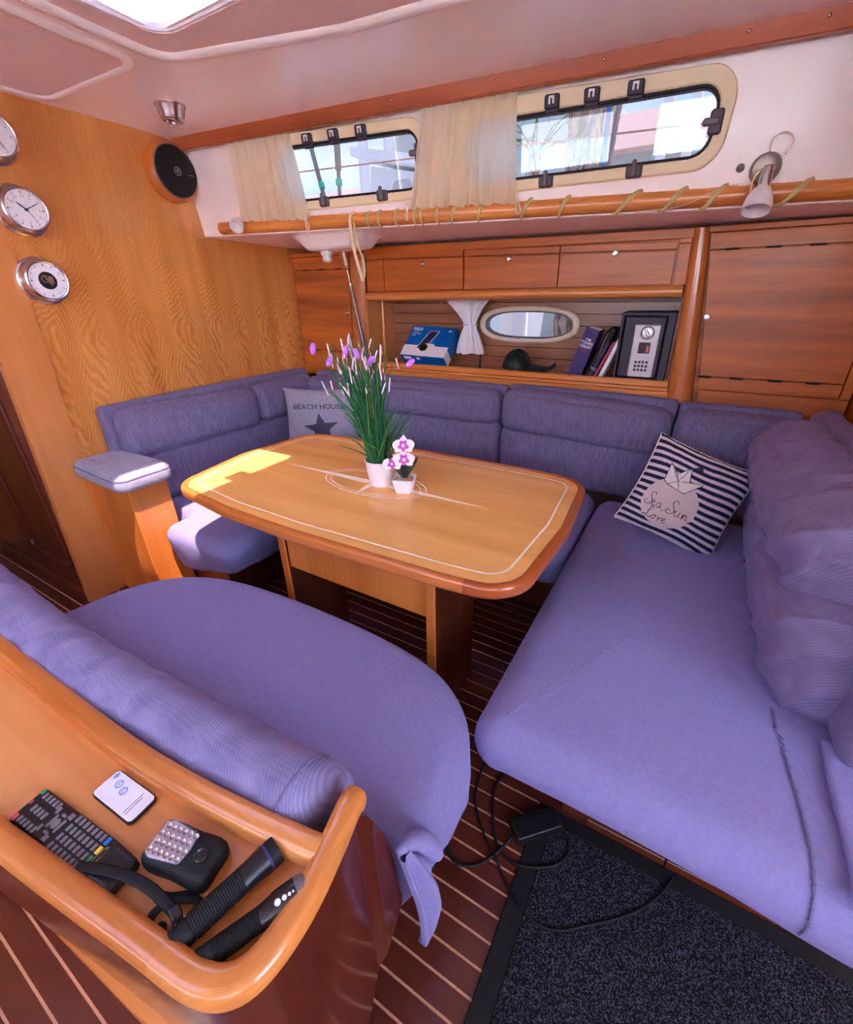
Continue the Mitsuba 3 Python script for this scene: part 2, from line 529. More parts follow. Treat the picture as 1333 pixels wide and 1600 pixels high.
def over_z(x, yy):
    d = edge_y(x) - yy
    s = np.clip((d - 0.6) / 1.3, 0, 1)
    return 2.0 + 0.014 * np.clip(d / 0.2, 0, 1) ** 0.5 + 0.06 * s * s * (3 - 2 * s)


xs = np.unique(np.r_[np.linspace(XB - 0.02, 2.56, 40), HX0, HX1, CX0, CX1, GX0, GX1])
ys = np.unique(np.r_[np.linspace(-1.75, 1.2, 30), HY0, HY1, CY0, CY1, GY0, GY1])
fr_ = np.r_[0, 0.3, 0.55, 0.75, 0.88, 0.95, 1.0]


def overhead(lift):
    P = np.zeros((len(xs), len(ys) + len(fr_) - 1, 3))
    for i, x in enumerate(xs):
        e = edge_y(x) + 0.03
        yy = np.r_[ys[:-1], 1.2 + (e - 1.2) * fr_]
        P[i] = np.c_[np.full(len(yy), x), yy, over_z(x, yy) + lift]
    m = grid(P)
    c = m.triangles_center
    hole = ((c[:, 0] > HX0) & (c[:, 0] < HX1) & (c[:, 1] > HY0) & (c[:, 1] < HY1)) | ((c[:, 0] > GX0) & (c[:, 0] < GX1) & (c[:, 1] > GY0) & (c[:, 1] < GY1)) | ((c[:, 0] > CX0) & (c[:, 0] < CX1) & (c[:, 1] > CY0) & (c[:, 1] < CY1))
    m.update_faces(~hole)
    return m


ce = struct("ceiling", overhead(0.0), "gelcoat", smooth=40)
part(ce, "deck", overhead(0.085), "gelcoat", smooth=40)
part(ce, "companionway_coaming", join(box(CX0 - 0.03, CX0, CY0 - 0.03, CY1 + 0.03, 1.99, 2.16, 0.005), box(CX1, CX1 + 0.03, CY0 - 0.03, CY1 + 0.03, 1.99, 2.16, 0.005),
                                       box(CX0, CX1, CY0 - 0.03, CY0, 1.99, 2.16, 0.005), box(CX0, CX1, CY1, CY1 + 0.03, 1.99, 2.16, 0.005)), "gelcoat")


def on_over(mesh):
    v = np.array(mesh.vertices)
    v[:, 2] += over_z(v[:, 0], v[:, 1])
    return trimesh.Trimesh(v, mesh.faces, process=False)


def pad(poly, z0, z1):
    m = extrude(poly, z0, z1).subdivide_to_size(0.06)
    return on_over(m)


pa = rounded([(-2.26, 0.2), (-1.735, 0.2), (-1.735, 1.135), (-2.26, 1.115)], 0.05)
part(ce, "galley_hatch_coaming", join(box(GX0 - 0.02, GX0, GY0 - 0.02, GY1 + 0.02, 2.04, 2.19, 0.004), box(GX1, GX1 + 0.02, GY0 - 0.02, GY1 + 0.02, 2.04, 2.19, 0.004), box(GX0, GX1, GY0 - 0.02, GY0, 2.04, 2.19, 0.004), box(GX0, GX1, GY1, GY1 + 0.02, 2.04, 2.19, 0.004)), "gelcoat")
part(ce, "vinyl_panel", pad(pa, -0.006, 0.004), "vinyl", label="recessed pinkish vinyl panel beside the bulkhead")
o = resample(np.array(pa.buffer(0.016).exterior.coords)[:-1], 150)
part(ce, "panel_rim", on_over(tube(np.c_[o, np.full(len(o), 0.0)], 0.017, 10, True, 0.8)), "gelcoat", smooth=True)
pb = rounded([(-1.615, -0.1), (-0.55, -0.1), (-0.55, 1.385), (-1.04, 1.325), (-1.595, 1.165)], 0.07)
hatch_o = rounded([(HX0, HY0), (HX1, HY0), (HX1, HY1), (HX0, HY1)], 0.055)
part(ce, "vinyl_panel", pad(Polygon(pb.exterior.coords, [hatch_o.buffer(0.02).exterior.coords]), -0.006, 0.004), "vinyl", label="recessed pinkish vinyl panel around the deck hatch")
o = resample(np.array(pb.buffer(0.022).exterior.coords)[:-1], 220)
part(ce, "panel_rim", on_over(tube(np.c_[o, np.full(len(o), 0.0)], 0.024, 10, True, 0.8)), "gelcoat", smooth=True)

# ---- the deck hatch in the overhead
hz = float(over_z(-1.27, 0.8))
ho = resample(np.array(hatch_o.exterior.coords)[:-1], 96)
wi = struct("window_4", label="bright deck hatch in the overhead above the table")
tr = np.stack([np.c_[ho + outline_normals(ho) * d, np.full(len(ho), z)] for d, z in [(0.045, hz - 0.004), (0.04, hz - 0.016), (0.012, hz - 0.018), (0.0, hz - 0.006), (0.0, hz + 0.10), (0.04, hz + 0.10), (0.045, hz - 0.004)]])
m = grid(tr, False, True)
m.fix_normals()
part(wi, "trunk", m, "white_plastic", smooth=35)
part(wi, "pane", ring_slab(ho, [(0.03, hz + 0.104), (0.03, hz + 0.106)]), "hatch_pane")
part(wi, "latch", box(HX1 - 0.075, HX1 + 0.01, 0.76, 0.85, hz + 0.03, hz + 0.055, 0.006), "black_plastic")
sc_ = lathe([(0, 0.0), (0.007, 0.0), (0.006, -0.004), (0, -0.006)], 14)
part(wi, "screw", xf(sc_, t=(-1.545, 1.125, hz - 0.012)), "bronze_steel", smooth=True)

struct("window_5", box(GX0 - 0.01, GX1 + 0.01, GY0 - 0.01, GY1 + 0.01, 2.186, 2.189), "hatch_pane")

# ---- cabin side with two window openings


def side_map(m, off0=0.0):
    """(x, z, depth) -> the leaning cabin side; depth counts inboard."""
    v = np.array(m.vertices)
    return trimesh.Trimesh(np.c_[v[:, 0], side_y(v[:, 0], v[:, 1], v[:, 2] + off0), v[:, 1]], m.faces[:, ::-1], process=False)


win1 = rounded([(-1.79, 1.725), (-1.128, 1.722), (-1.118, 1.912), (-1.79, 1.922)], 0.055)
win2 = rounded([(-0.93, 1.716), (-0.122, 1.724), (-0.112, 1.904), (-0.93, 1.898)], 0.058)
out = Polygon([(XB, float(rail_z(XB)) - 0.01), (0.9, float(rail_z(0.9)) - 0.01), (0.9, 2.02), (XB, 2.02)])
m = extrude(Polygon(out.exterior.coords, [win1.exterior.coords, win2.exterior.coords]), -0.03, 0.0)
wb = struct("wall_back", side_map(m), "gelcoat", label="white leaning cabin side with two long windows")
m = extrude([(0.9, 1.2), (2.56, 1.2), (2.56, 2.02), (0.9, 2.02)], -0.03, 0.0)
part(wb, "aft_panel", side_map(m), "gelcoat")
gx = np.linspace(XB, 0.9, 30)
P = np.stack([np.c_[gx, side_y(gx, rail_z(gx)), rail_z(gx) - 0.004], np.c_[gx, side_y(gx, rail_z(gx)) + 0.02, rail_z(gx) - 0.012], np.c_[gx, np.full(30, 2.42), rail_z(gx) - 0.03], np.c_[gx, np.full(30, 2.75), rail_z(gx) - 0.02]])
part(wb, "side_deck", join(grid(P), grid(P + [0, 0, 0.09])), "gelcoat", label="pinkish white underside of the side deck")


def ring2(outer, inner, d0, d1, c=0.004):
    """Flat frame between two outlines with chamfered faces, in (x, z, depth)."""
    a = resample(np.array(outer.exterior.coords)[:-1], 140)
    b = resample(np.array(inner.exterior.coords)[:-1], 140)
    j = np.argmin(np.linalg.norm(b - a[0], axis=1))
    b = np.roll(b, -j, 0)
    if np.linalg.norm(b[10] - a[10]) > np.linalg.norm(b[-10] - a[10]):
        b = np.roll(b[::-1], 1, 0)
    na, nb = outline_normals(a), outline_normals(b)
    rows = [(a, na, 0, d0), (a, na, 0, d1 - c), (a, na, -c, d1), (b, nb, c, d1), (b, nb, 0, d1 - c), (b, nb, 0, d0), (a, na, 0, d0)]
    P = np.stack([np.c_[o + n * s, np.full(len(o), z)] for o, n, s, z in rows])
    return grid(P, False, True)


for nm, args in (("window_1", (win1, [(-1.614, 1.922), (-1.487, 1.922), (-1.359, 1.920)], [(-1.586, 1.720), (-1.299, 1.720)], (-1.126, 1.835), "left cabin window between the two curtains",
                               rounded([(-1.83, 1.69), (-1.10, 1.692), (-1.085, 1.945), (-1.83, 1.965)], 0.07))),
                 ("window_2", (win2, [(-0.62, 1.911), (-0.493, 1.911), (-0.361, 1.911)], [(-0.629, 1.709), (-0.335, 1.711)], (-0.124, 1.808), "right cabin window with a palm trunk and ropes outside",
                               rounded([(-0.97, 1.682), (-0.086, 1.690), (-0.068, 1.945), (-0.97, 1.956)], 0.085)))):
    w = struct(nm, label=args[4])
    poly, tops, bots, right, _, outer = args
    part(w, "frame", side_map(ring2(outer, poly, -0.002, 0.014)), "cream_plastic", smooth=30)
    part(w, "gasket", side_map(ring2(poly.buffer(0.004), poly.buffer(-0.009), -0.02, 0.008, 0.002)), "black_rubber", smooth=30)
    part(w, "pane", side_map(extrude(poly.buffer(-0.003), -0.016, -0.015)), "window_pane")
    for (x, z) in tops:
        h = part(w, "hinge", side_map(join(box(x - 0.024, x + 0.024, z - 0.012, z + 0.026, 0.006, 0.026, 0.004), box(x - 0.022, x + 0.022, z - 0.022, z - 0.008, 0.006, 0.020, 0.003))), "dark_grey")
        part(h, "clip", side_map(join(box(x - 0.009, x - 0.004, z + 0.0, z + 0.02, 0.024, 0.029), box(x + 0.004, x + 0.009, z + 0.0, z + 0.02, 0.024, 0.029), box(x - 0.009, x + 0.009, z + 0.014, z + 0.02, 0.024, 0.029))), "white_plastic")
    for (x, z) in bots:
        h = part(w, "latch", side_map(box(x - 0.026, x + 0.026, z - 0.024, z + 0.014, 0.006, 0.022, 0.006)), "latch_grey")
        part(h, "lever", side_map(box(x - 0.008, x + 0.008, z - 0.022, z + 0.026, 0.018, 0.031, 0.005)), "grey_plastic")
    x, z = right
    h = part(w, "latch", side_map(box(x - 0.012, x + 0.026, z - 0.032, z + 0.032, 0.006, 0.022, 0.006)), "latch_grey")
    part(h, "lever", side_map(box(x - 0.03, x + 0.018, z - 0.010, z + 0.010, 0.018, 0.031, 0.005)), "grey_plastic")

# ---- wooden valance along the top of the cabin side and the handrail along its foot
gx = np.linspace(-2.33, 1.2, 40)
tp = np.c_[gx, edge_y(gx) - 0.035, np.full(40, 1.986)]
vl = struct("trim_1", sweep(tp, [(-0.010, -0.030), (0.007, -0.030), (0.010, -0.026), (0.010, 0.024), (0.006, 0.028), (-0.010, 0.028)]), "mahogany_rail", smooth=30, label="long red-brown wooden valance above the windows")
for x in (-2.12, -1.66, -1.2, -0.80, -0.46, -0.08, 0.1):
    part(vl, "screw", xf(lathe([(0, 0.0), (0.005, 0.0), (0.004, 0.003), (0, 0.004)], 12), axes((0.13, -1, 0), (1, 0, 0)), (x, float(edge_y(x)) - 0.045, 1.99)), "bronze_steel", smooth=True)
gx = np.linspace(-2.22, 1.1, 60)
a = np.linspace(-np.pi / 2, np.pi / 2, 9)
prof = [(0.0 + 0.031 * math.cos(t), 0.028 * math.sin(t) - 0.004) for t in a] + [(-0.004, 0.024), (-0.004, -0.032)]
hr = struct("trim_2", sweep(np.c_[gx, side_y(gx, rail_z(gx) + 0.026), rail_z(gx) + 0.026], prof), "rail_wood", smooth=40, label="rounded wooden rail under the windows with a tape wound round it")
part(hr, "screw", xf(lathe([(0, 0.0), (0.004, 0.0), (0.003, 0.003), (0, 0.004)], 12), axes((0.13, -1, 0), (1, 0, 0)), (-2.19, float(side_y(-2.19, 1.66)) - 0.03, 1.66)), "steel", smooth=True)

# ---- aft bulkhead, near side and the companionway end
struct("wall_right", box(0.545, 0.575, 0.93, 2.62, 0, 2.0), "cabinet_wood")
struct("wall_near", join(box(XB, 2.56, -1.78, -1.75, 0, 1.45), box(XB, 2.56, -1.78, -1.75, 1.82, 2.12), box(XB, -1.7, -1.78, -1.75, 1.45, 1.82), box(-0.2, 0.2, -1.78, -1.75, 1.45, 1.82), box(2.0, 2.56, -1.78, -1.75, 1.45, 1.82)), "gelcoat")
part("wall_near", "galley_counter", join(box(-1.95, 0.25, -1.745, -1.12, 0.0, 0.88, 0.004), box(-1.97, 0.27, -1.748, -1.09, 0.88, 0.915, 0.006)), "gelcoat")
struct("wall_aft", join(box(2.53, 2.56, -1.78, CY0, 0, 2.1), box(2.53, 2.56, CY1, 2.62, 0, 2.1), box(2.53, 2.56, CY0, CY1, 0, 0.8)), "pilaster_wood")
# hull skin behind the lockers
struct("wall_hull", join(box(XB, 2.56, 2.62, 2.64, 0, 0.93), box(XB, -1.85, 2.62, 2.64, 0.93, 1.66), box(-0.1, 2.56, 2.62, 2.64, 0.93, 1.66), box(-1.9, -0.05, 2.62, 2.64, 1.31, 1.66)), "gelcoat")
# ================================================================ lockers along the hull


def xz_panel(pts, y0, y1, c=0.0):
    """A board with the outline pts in (x, z) whose front is y0 and back is y1; front edge chamfered by c."""
    o = np.array(pts, float)
    if c > 0:
        m = ring_slab(o, [(0, 0), (0, y1 - y0 - c), (-c, y1 - y0)])
    else:
        m = extrude(o, 0, y1 - y0)
    v = np.array(m.vertices)
    m = trimesh.Trimesh(np.c_[v[:, 0], y1 - v[:, 2], v[:, 1]], m.faces, process=False)
    m.fix_normals()
    return m


def knob(parent, x, z, yf=YF):
    k = part(parent, "knob", xf(lathe([(0, 0.0), (0.0125, 0.0), (0.0125, 0.004), (0.0105, 0.006), (0.0085, 0.0055), (0.0085, 0.009), (0.007, 0.012), (0, 0.0125)], 24), axes((0, -1, 0), (1, 0, 0)), (x, yf, z)), "chrome", smooth=35, label="round chrome push-button latch")
    return k


def slots(parent, xs, z, yf=YF - 0.0015):
    for x in xs:
        part(parent, "hinge_slot", box(x - 0.024, x + 0.024, yf, yf + 0.006, z - 0.005, z + 0.005, 0.002), "slot_black")


def lz(x, z):        # the top edge of the lockers drops slightly aft
    return z - 0.022 * (x + 1.7)


# --- the row of three overhead lockers above the shelf
oc = thing("overhead_locker", "reddish wood overhead locker with three lift-up doors above the shelf", "cabinet")
part(oc, "carcass", join(box(-1.765, -0.13, YF + 0.018, 2.60, 1.335, 1.535), xz_panel([(-1.765, 1.54), (-0.11, 1.52), (-0.11, 1.556), (-1.765, 1.578)], YF - 0.002, YF + 0.1, 0.003)), "cabinet_wood")
part(oc, "filler_panel", join(xz_panel([(-1.762, 1.357), (-1.641, 1.357), (-1.637, 1.513), (-1.757, 1.513)], YF, YF + 0.018, 0.002), xz_panel([(-1.757, 1.517), (-1.637, 1.517), (-1.636, 1.545), (-1.756, 1.545)], YF, YF + 0.018, 0.002)), "cabinet_wood")
part(oc, "filler_panel", join(xz_panel([(-0.166, 1.357), (-0.12, 1.357), (-0.13, 1.502), (-0.172, 1.502)], YF, YF + 0.018, 0.002), xz_panel([(-0.172, 1.506), (-0.13, 1.506), (-0.132, 1.53), (-0.174, 1.53)], YF, YF + 0.018, 0.002)), "cabinet_wood")
for x0, x1, kx in ((-1.634, -1.139, -1.382), (-1.134, -0.653, -0.894), (-0.648, -0.176, -0.412)):
    zt0, zt1 = lz(x0, 1.513) + 0.002, lz(x1, 1.513) + 0.002
    d = part(oc, "door", xz_panel([(x0, 1.357), (x1, 1.357), (x1 - 0.003, zt1), (x0 + 0.001, zt0)], YF - 0.001, YF + 0.016, 0.0025), "cabinet_wood")
    part(d, "top_band", xz_panel([(x0, zt0 + 0.004), (x1 - 0.003, zt1 + 0.004), (x1 - 0.003, lz(x1, 1.547)), (x0, lz(x0, 1.547))], YF - 0.003, YF + 0.016, 0.0025), "cabinet_wood")
    knob(d, kx, 1.483, YF - 0.001)
a = np.linspace(-np.pi / 2, np.pi / 2, 9)
part(oc, "bottom_rail", sweep([(-1.765, YF + 0.006, 1.331), (-1.2, YF + 0.006, 1.331), (-0.6, YF + 0.006, 1.331), (-0.125, YF + 0.006, 1.331)], [(0.024 * math.cos(t), 0.022 * math.sin(t)) for t in a] + [(-0.12, 0.022), (-0.12, -0.010), (-0.02, -0.022)]), "rail_wood", smooth=40)

# --- the small locker in the corner
lc = thing("corner_locker", "narrow reddish wood locker in the corner left of the shelf", "cabinet")
part(lc, "carcass", join(box(XB + 0.002, -1.80, YF + 0.018, 2.60, 0.86, 1.565), box(XB + 0.002, -1.79, YF - 0.004, YF + 0.02, 1.553, 1.572, 0.003)), "cabinet_wood")
part(lc, "top_strip", xz_panel([(-2.325, 1.484), (-1.885, 1.48), (-1.88, 1.55), (-2.325, 1.55)], YF - 0.001, YF + 0.017, 0.002), "cabinet_wood")
d = part(lc, "door", xz_panel([(-2.335, 1.020), (-1.908, 1.020), (-1.888, 1.477), (-2.325, 1.480)], YF - 0.002, YF + 0.016, 0.0025), "cabinet_wood")
knob(d, -1.924, 1.243, YF - 0.002)
slots(d, (-2.23, -2.10, -1.97), 1.479)
part(lc, "bottom_strip", xz_panel([(-2.335, 0.90), (-1.80, 0.90), (-1.80, 1.016), (-2.335, 1.016)], YF - 0.001, YF + 0.017, 0.002), "cabinet_wood")
slots(lc, (-2.21, -2.08, -1.955), 1.018)
aa = np.linspace(0, np.pi, 13)
part(lc, "post", sweep([(-1.835, YF + 0.02, 0.90), (-1.835, YF + 0.02, 0.90001)], [(0, 0), (0.01, 0), (0, 0.01)]) if False else trimesh.Trimesh(*(lambda g: (g.vertices, g.faces))(grid(np.stack([np.c_[cx - 0.056 * np.cos(aa), YF + 0.012 - 0.026 * np.sin(aa), np.full(13, z)] for cx, z in ((-1.862, 0.90), (-1.822, 1.553))]))), process=False), "post_wood", smooth=True)
jm = part(lc, "jamb", box(-1.79, -1.768, YF, 2.58, 0.86, 1.34), "pilaster_wood")
part(lc, "jamb_bead", box(-1.772, -1.758, 2.44, 2.455, 0.93, 1.32, 0.004), "rail_wood")

# --- the tall locker on the right
rc = thing("tall_locker", "large reddish wood locker with one big door right of the shelf", "cabinet")


def rx(z):
    """The locker's front edge leans aft towards the floor."""
    return -0.070 + (1.54 - z) * 0.150


part(rc, "carcass", join(box(0.03, 0.528, YF + 0.018, 2.60, 0.60, 1.535), box(-0.11, 0.03, YF + 0.03, 2.60, 0.60, 1.535), box(-0.09, 0.528, YF - 0.004, YF + 0.02, 1.535, 1.556, 0.003)), "cabinet_wood")
part(rc, "top_strip", xz_panel([(rx(1.478), 1.478), (0.528, 1.478), (0.528, 1.534), (rx(1.534), 1.534)], YF - 0.001, YF + 0.017, 0.002), "cabinet_wood")
d = part(rc, "door", xz_panel([(rx(1.003), 1.003), (0.492, 1.003), (0.492, 1.474), (rx(1.474), 1.474)], YF - 0.002, YF + 0.016, 0.0025), "cabinet_wood")
knob(d, -0.036 + 0.02, 1.236, YF - 0.002)
slots(d, (0.016, 0.146, 0.276, 0.406), 1.475)
part(rc, "bottom_strip", xz_panel([(rx(0.948), 0.948), (0.492, 0.948), (0.492, 0.999), (rx(0.999), 0.999)], YF - 0.001, YF + 0.017, 0.002), "cabinet_wood")
slots(rc, (0.03, 0.145, 0.277, 0.401), 0.998)
part(rc, "plinth", xz_panel([(rx(0.86), 0.80), (0.528, 0.80), (0.528, 0.943), (rx(0.943), 0.943)], YF + 0.002, YF + 0.018, 0.002), "cabinet_wood")
part(rc, "side_stile", box(0.496, 0.528, YF - 0.001, YF + 0.018, 0.945, 1.474, 0.002), "cabinet_wood")
part(rc, "post", grid(np.stack([np.c_[cx - w * np.cos(aa), YF + 0.014 - 0.036 * np.sin(aa), np.full(13, z)] for cx, w, z in ((-0.045, 0.052, 0.88), (-0.103, 0.030, 1.553))])), "post_wood", smooth=True)

# --- the open shelf between them
sh = thing("book_shelf", "open wooden shelf with a raised front rail under the overhead locker", "shelf")
part(sh, "board", box(-1.766, -0.112, YF + 0.02, 2.60, 0.92, 0.945), "plank_lining_wood")
part(sh, "front_rail", join(sweep([(-1.77, YF + 0.01, 0.951), (-1.0, YF + 0.01, 0.951), (-0.105, YF + 0.01, 0.951)], [(-0.012, -0.011), (0.006, -0.011), (0.010, -0.006), (0.010, 0.012), (0.004, 0.017), (-0.012, 0.017)]),
                            box(-1.77, -0.10, YF - 0.003, YF + 0.022, 0.925, 0.9385, 0.002), box(-1.77, -0.095, YF - 0.006, YF + 0.022, 0.86, 0.9235, 0.002)), "rail_wood", smooth=30)
part(sh, "end_board", box(-0.124, -0.112, YF + 0.03, 2.57, 0.945, 1.33), "door_wood")
# hull lining: one plank above the other, with the port cut through
pc, pw, ph = np.array([-0.868, 1.176]), 0.246, 0.066
th = np.linspace(0, 2 * np.pi, 120, endpoint=False)


def port(w, hgt, e=0.72):
    return np.c_[pc[0] + w * np.sign(np.cos(th)) * np.abs(np.cos(th)) ** e, pc[1] + hgt * np.sign(np.sin(th)) * np.abs(np.sin(th)) ** (e + 0.12)]


hole = Polygon(port(0.262, 0.078))
ln = struct("wall_shelf_lining")
z = 0.945
i = 0
while z < 1.31:
    pl = Polygon([(-1.766, z), (-0.114, z), (-0.114, z + 0.0545), (-1.766, z + 0.0545)]).difference(hole)
    for g in getattr(pl, "geoms", [pl]):
        m = extrude(g, 0, 0.014)
        v = np.array(m.vertices)
        m = trimesh.Trimesh(np.c_[v[:, 0], 2.574 + (i % 3) * 0.0008 + 0.014 - v[:, 2], v[:, 1]], m.faces, process=False)
        m.fix_normals()
        part(ln, "plank", m, "plank_lining_wood")
    z += 0.0575
    i += 1
bk = Polygon([(-1.9, 0.93), (-0.05, 0.93), (-0.05, 1.33), (-1.9, 1.33)]).difference(Polygon(port(0.26, 0.077)))
m = extrude(bk, 0, 0.02)
v = np.array(m.vertices)
part(ln, "backing", trimesh.Trimesh(np.c_[v[:, 0], 2.592 + v[:, 2], v[:, 1]], m.faces, process=False), "slot_black")

# --- oval port in the hull behind the shelf
wp = struct("window_3", label="small oval port with a cream rim in the hull behind the shelf")
pp = [(0.286, 0.096, 2.574), (0.286, 0.096, 2.560), (0.280, 0.091, 2.552), (0.266, 0.082, 2.548), (0.252, 0.072, 2.552), (0.246, 0.067, 2.560), (0.244, 0.066, 2.60)]
P = np.stack([np.c_[port(w, hh)[:, 0], np.full(120, yy), port(w, hh)[:, 1]] for w, hh, yy in pp])
m = grid(P, False, True)
part(wp, "rim", m, "bone_plastic", smooth=True)
pp = [(0.250, 0.0705, 2.557), (0.249, 0.0695, 2.553), (0.243, 0.0655, 2.553), (0.240, 0.0635, 2.559), (0.240, 0.0635, 2.60)]
P = np.stack([np.c_[port(w, hh)[:, 0], np.full(120, yy), port(w, hh)[:, 1]] for w, hh, yy in pp])
part(wp, "inner_rim", grid(P, False, True), "grey_plastic", smooth=True)
m = extrude(port(0.243, 0.066), 0, 0.001)
v = np.array(m.vertices)
part(wp, "pane", trimesh.Trimesh(np.c_[v[:, 0], 2.585 + v[:, 2], v[:, 1]], m.faces, process=False), "window_pane")

# ================================================================ things on the shelf
# --- blue carton of a camera kit
bxR = np.array([[0.999, 0.013, 0.029], [0.010, 0.733, -0.680], [-0.031, 0.680, 0.732]])
bxR = np.linalg.qr(bxR)[0] * np.sign(np.diag(np.linalg.qr(bxR)[1]))
bxT = np.array([-1.4353, 2.4388, 1.0835])
W, L, D = 0.302, 0.222, 0.079
cb = thing("camera_box", "blue and white cardboard box with a camera printed on it, on the shelf", "box")


def onbox(m):
    return xf(m, bxR, bxT)


part(cb, "carton", onbox(box(-W / 2, W / 2, -L / 2, L / 2, -D, 0, 0.0015)), "paint_box_blue")
part(cb, "white_print", onbox(join(box(-W / 2 + 0.001, W / 2 - 0.001, -L / 2 + 0.001, -0.035, -0.001, 0.0005), box(W / 2 - 0.001, W / 2 + 0.0005, -L / 2 + 0.002, -0.055, -D + 0.002, -0.001),
                                   xf(text("tapo", 0.024, 0.0008, True), t=(-0.105, 0.086, 0)), xf(text("2K", 0.014, 0.0008, True), t=(0.118, 0.082, 0)),
                                   box(-0.128, -0.082, 0.060, 0.063, 0, 0.0006), box(-0.125, -0.07, 0.050, 0.053, 0, 0.0006), box(-0.130, -0.05, -D / 2 - 0.012, -D / 2, 0, 0) if False else box(-0.132, -0.078, -L / 2 - 0.0006, -L / 2 + 0.001, -0.038, -0.012),
                                   box(-0.045, -0.02, -L / 2 - 0.0006, -L / 2 + 0.001, -0.036, -0.014))), "paint_print_white")
part(cb, "yellow_tag", onbox(box(-0.130, -0.108, 0.036, 0.043, 0, 0.0008)), "paint_yellow")
pv = np.array([(-0.058, -0.055), (-0.004, -0.055), (0.045, 0.074), (-0.012, 0.074)])
part(cb, "solar_panel_picture", onbox(join(extrude(Polygon(pv).buffer(0.004), 0.0006, 0.0009))), "paint_print_white")
part(cb, "solar_panel_picture", onbox(extrude(pv, 0.0009, 0.0013)), "paint_ink_navy")
cam = Polygon([(-0.02, -0.075), (0.055, -0.066), (0.055, -0.022), (-0.02, -0.02)]).buffer(-0.018).buffer(0.022)
part(cb, "camera_picture", onbox(extrude(cam, 0.0013, 0.0017)), "white_plastic")
ell = Polygon(np.c_[-0.012 + 0.026 * np.cos(th), -0.049 + 0.027 * np.sin(th)])
part(cb, "camera_picture", onbox(extrude(ell, 0.0017, 0.0020)), "black_gloss")

# --- tied-back curtain of the port
ct = thing("port_curtain", "white pleated curtain tied at the waist beside the oval port", "curtain")
ph_ = np.linspace(0, 2 * np.pi, 110, endpoint=False)
rows = []
for zz, xc, w in ((1.318, -1.215, 0.128), (1.30, -1.214, 0.122), (1.265, -1.21, 0.090), (1.225, -1.202, 0.058), (1.195, -1.197, 0.040), (1.182, -1.195, 0.036), (1.165, -1.194, 0.036), (1.145, -1.194, 0.042), (1.11, -1.193, 0.056), (1.07, -1.192, 0.070), (1.03, -1.190, 0.080), (1.018, -1.190, 0.080)):
    rip = 1 + 0.10 * np.cos(ph_ * 15 + zz * 4) + 0.05 * np.cos(ph_ * 23 + 1.3)
    rows.append(np.c_[xc + w * np.cos(ph_) * rip, 2.512 + min(0.026, w * 0.5) * np.sin(ph_) * (1 + 2.2 * (rip - 1)), np.full(110, zz) + 0.004 * np.cos(ph_ * 5)])
rows = np.array(rows)
tt = np.linspace(0, 1, len(rows))
rows = CubicSpline(tt, rows, axis=0)(np.linspace(0, 1, 40))
part(ct, "cloth", grid(rows, False, True), "paint_print_white", smooth=True)
part(ct, "tie", tube(np.c_[-1.194 + 0.040 * np.cos(ph_), 2.512 + 0.024 * np.sin(ph_), np.full(110, 1.174)], 0.013, 8, True, 0.22, up=(0, 0.2, 0) if False else None), "white_plastic", smooth=True)

# --- dark cap, little black stick
hp = thing("baseball_cap", "dark green baseball cap lying on the shelf below the oval port", "cap")
dome = trimesh.creation.icosphere(4, 1.0)
v = np.array(dome.vertices)
v = v[:, :] * [0.078, 0.085, 0.092]
v[:, 2] = np.where(v[:, 2] < 0, v[:, 2] * 0.05, v[:, 2]) * (1 + 0.06 * np.sin(9 * np.arctan2(v[:, 1], v[:, 0])))
part(hp, "crown", xf(trimesh.Trimesh(v, dome.faces, process=False), t=(-0.865, 2.43, 0.968)), "paint_hat_green", smooth=True)
bx_ = np.linspace(0, 1, 12)
P = np.stack([np.c_[-0.81 + 0.155 * bx_, 2.43 + s * 0.065 * np.sqrt(np.clip(1 - (bx_ * 0.98) ** 2.4, 0.02, 1)), 0.985 - 0.012 * bx_ + 0.035 * np.clip(bx_ - 0.78, 0, 1) * 4 * 0.9 - 0.018 * s * s + dz] for s, dz in [(-1, 0), (-0.5, 0), (0, 0), (0.5, 0), (1, 0), (1, 0.004), (0.5, 0.004), (0, 0.004), (-0.5, 0.004), (-1, 0.004)]])
part(hp, "peak", grid(P, True, False), "paint_hat_green", smooth=True)
part(hp, "button", xf(trimesh.creation.icosphere(2, 0.007), t=(-0.86, 2.43, 1.062)), "paint_hat_green", smooth=True)
single("marker_pen", "small black marker standing on the shelf beside the curtain", "pen", xf(lathe([(0, 0), (0.006, 0), (0.0065, 0.004), (0.0065, 0.05), (0.005, 0.056), (0.005, 0.08), (0, 0.083)], 16), rot([0, 1, 0], 3), (-1.085, 2.42, 0.945)), "black_plastic", smooth=30)


# --- leaning books


def leaning(x0, z0, x1, z1, thick, depth, y0, c=0.002):
    """A book whose spine faces the cabin: from its foot (x0, z0) to its head (x1, z1)."""
    up = np.array([x1 - x0, 0, z1 - z0])
    hh = np.linalg.norm(up)
    up = up / hh
    side = np.array([up[2], 0, -up[0]])
    return np.stack([side, [0, 1, 0], up], 1), np.array([x0, y0, z0]), hh, thick, depth


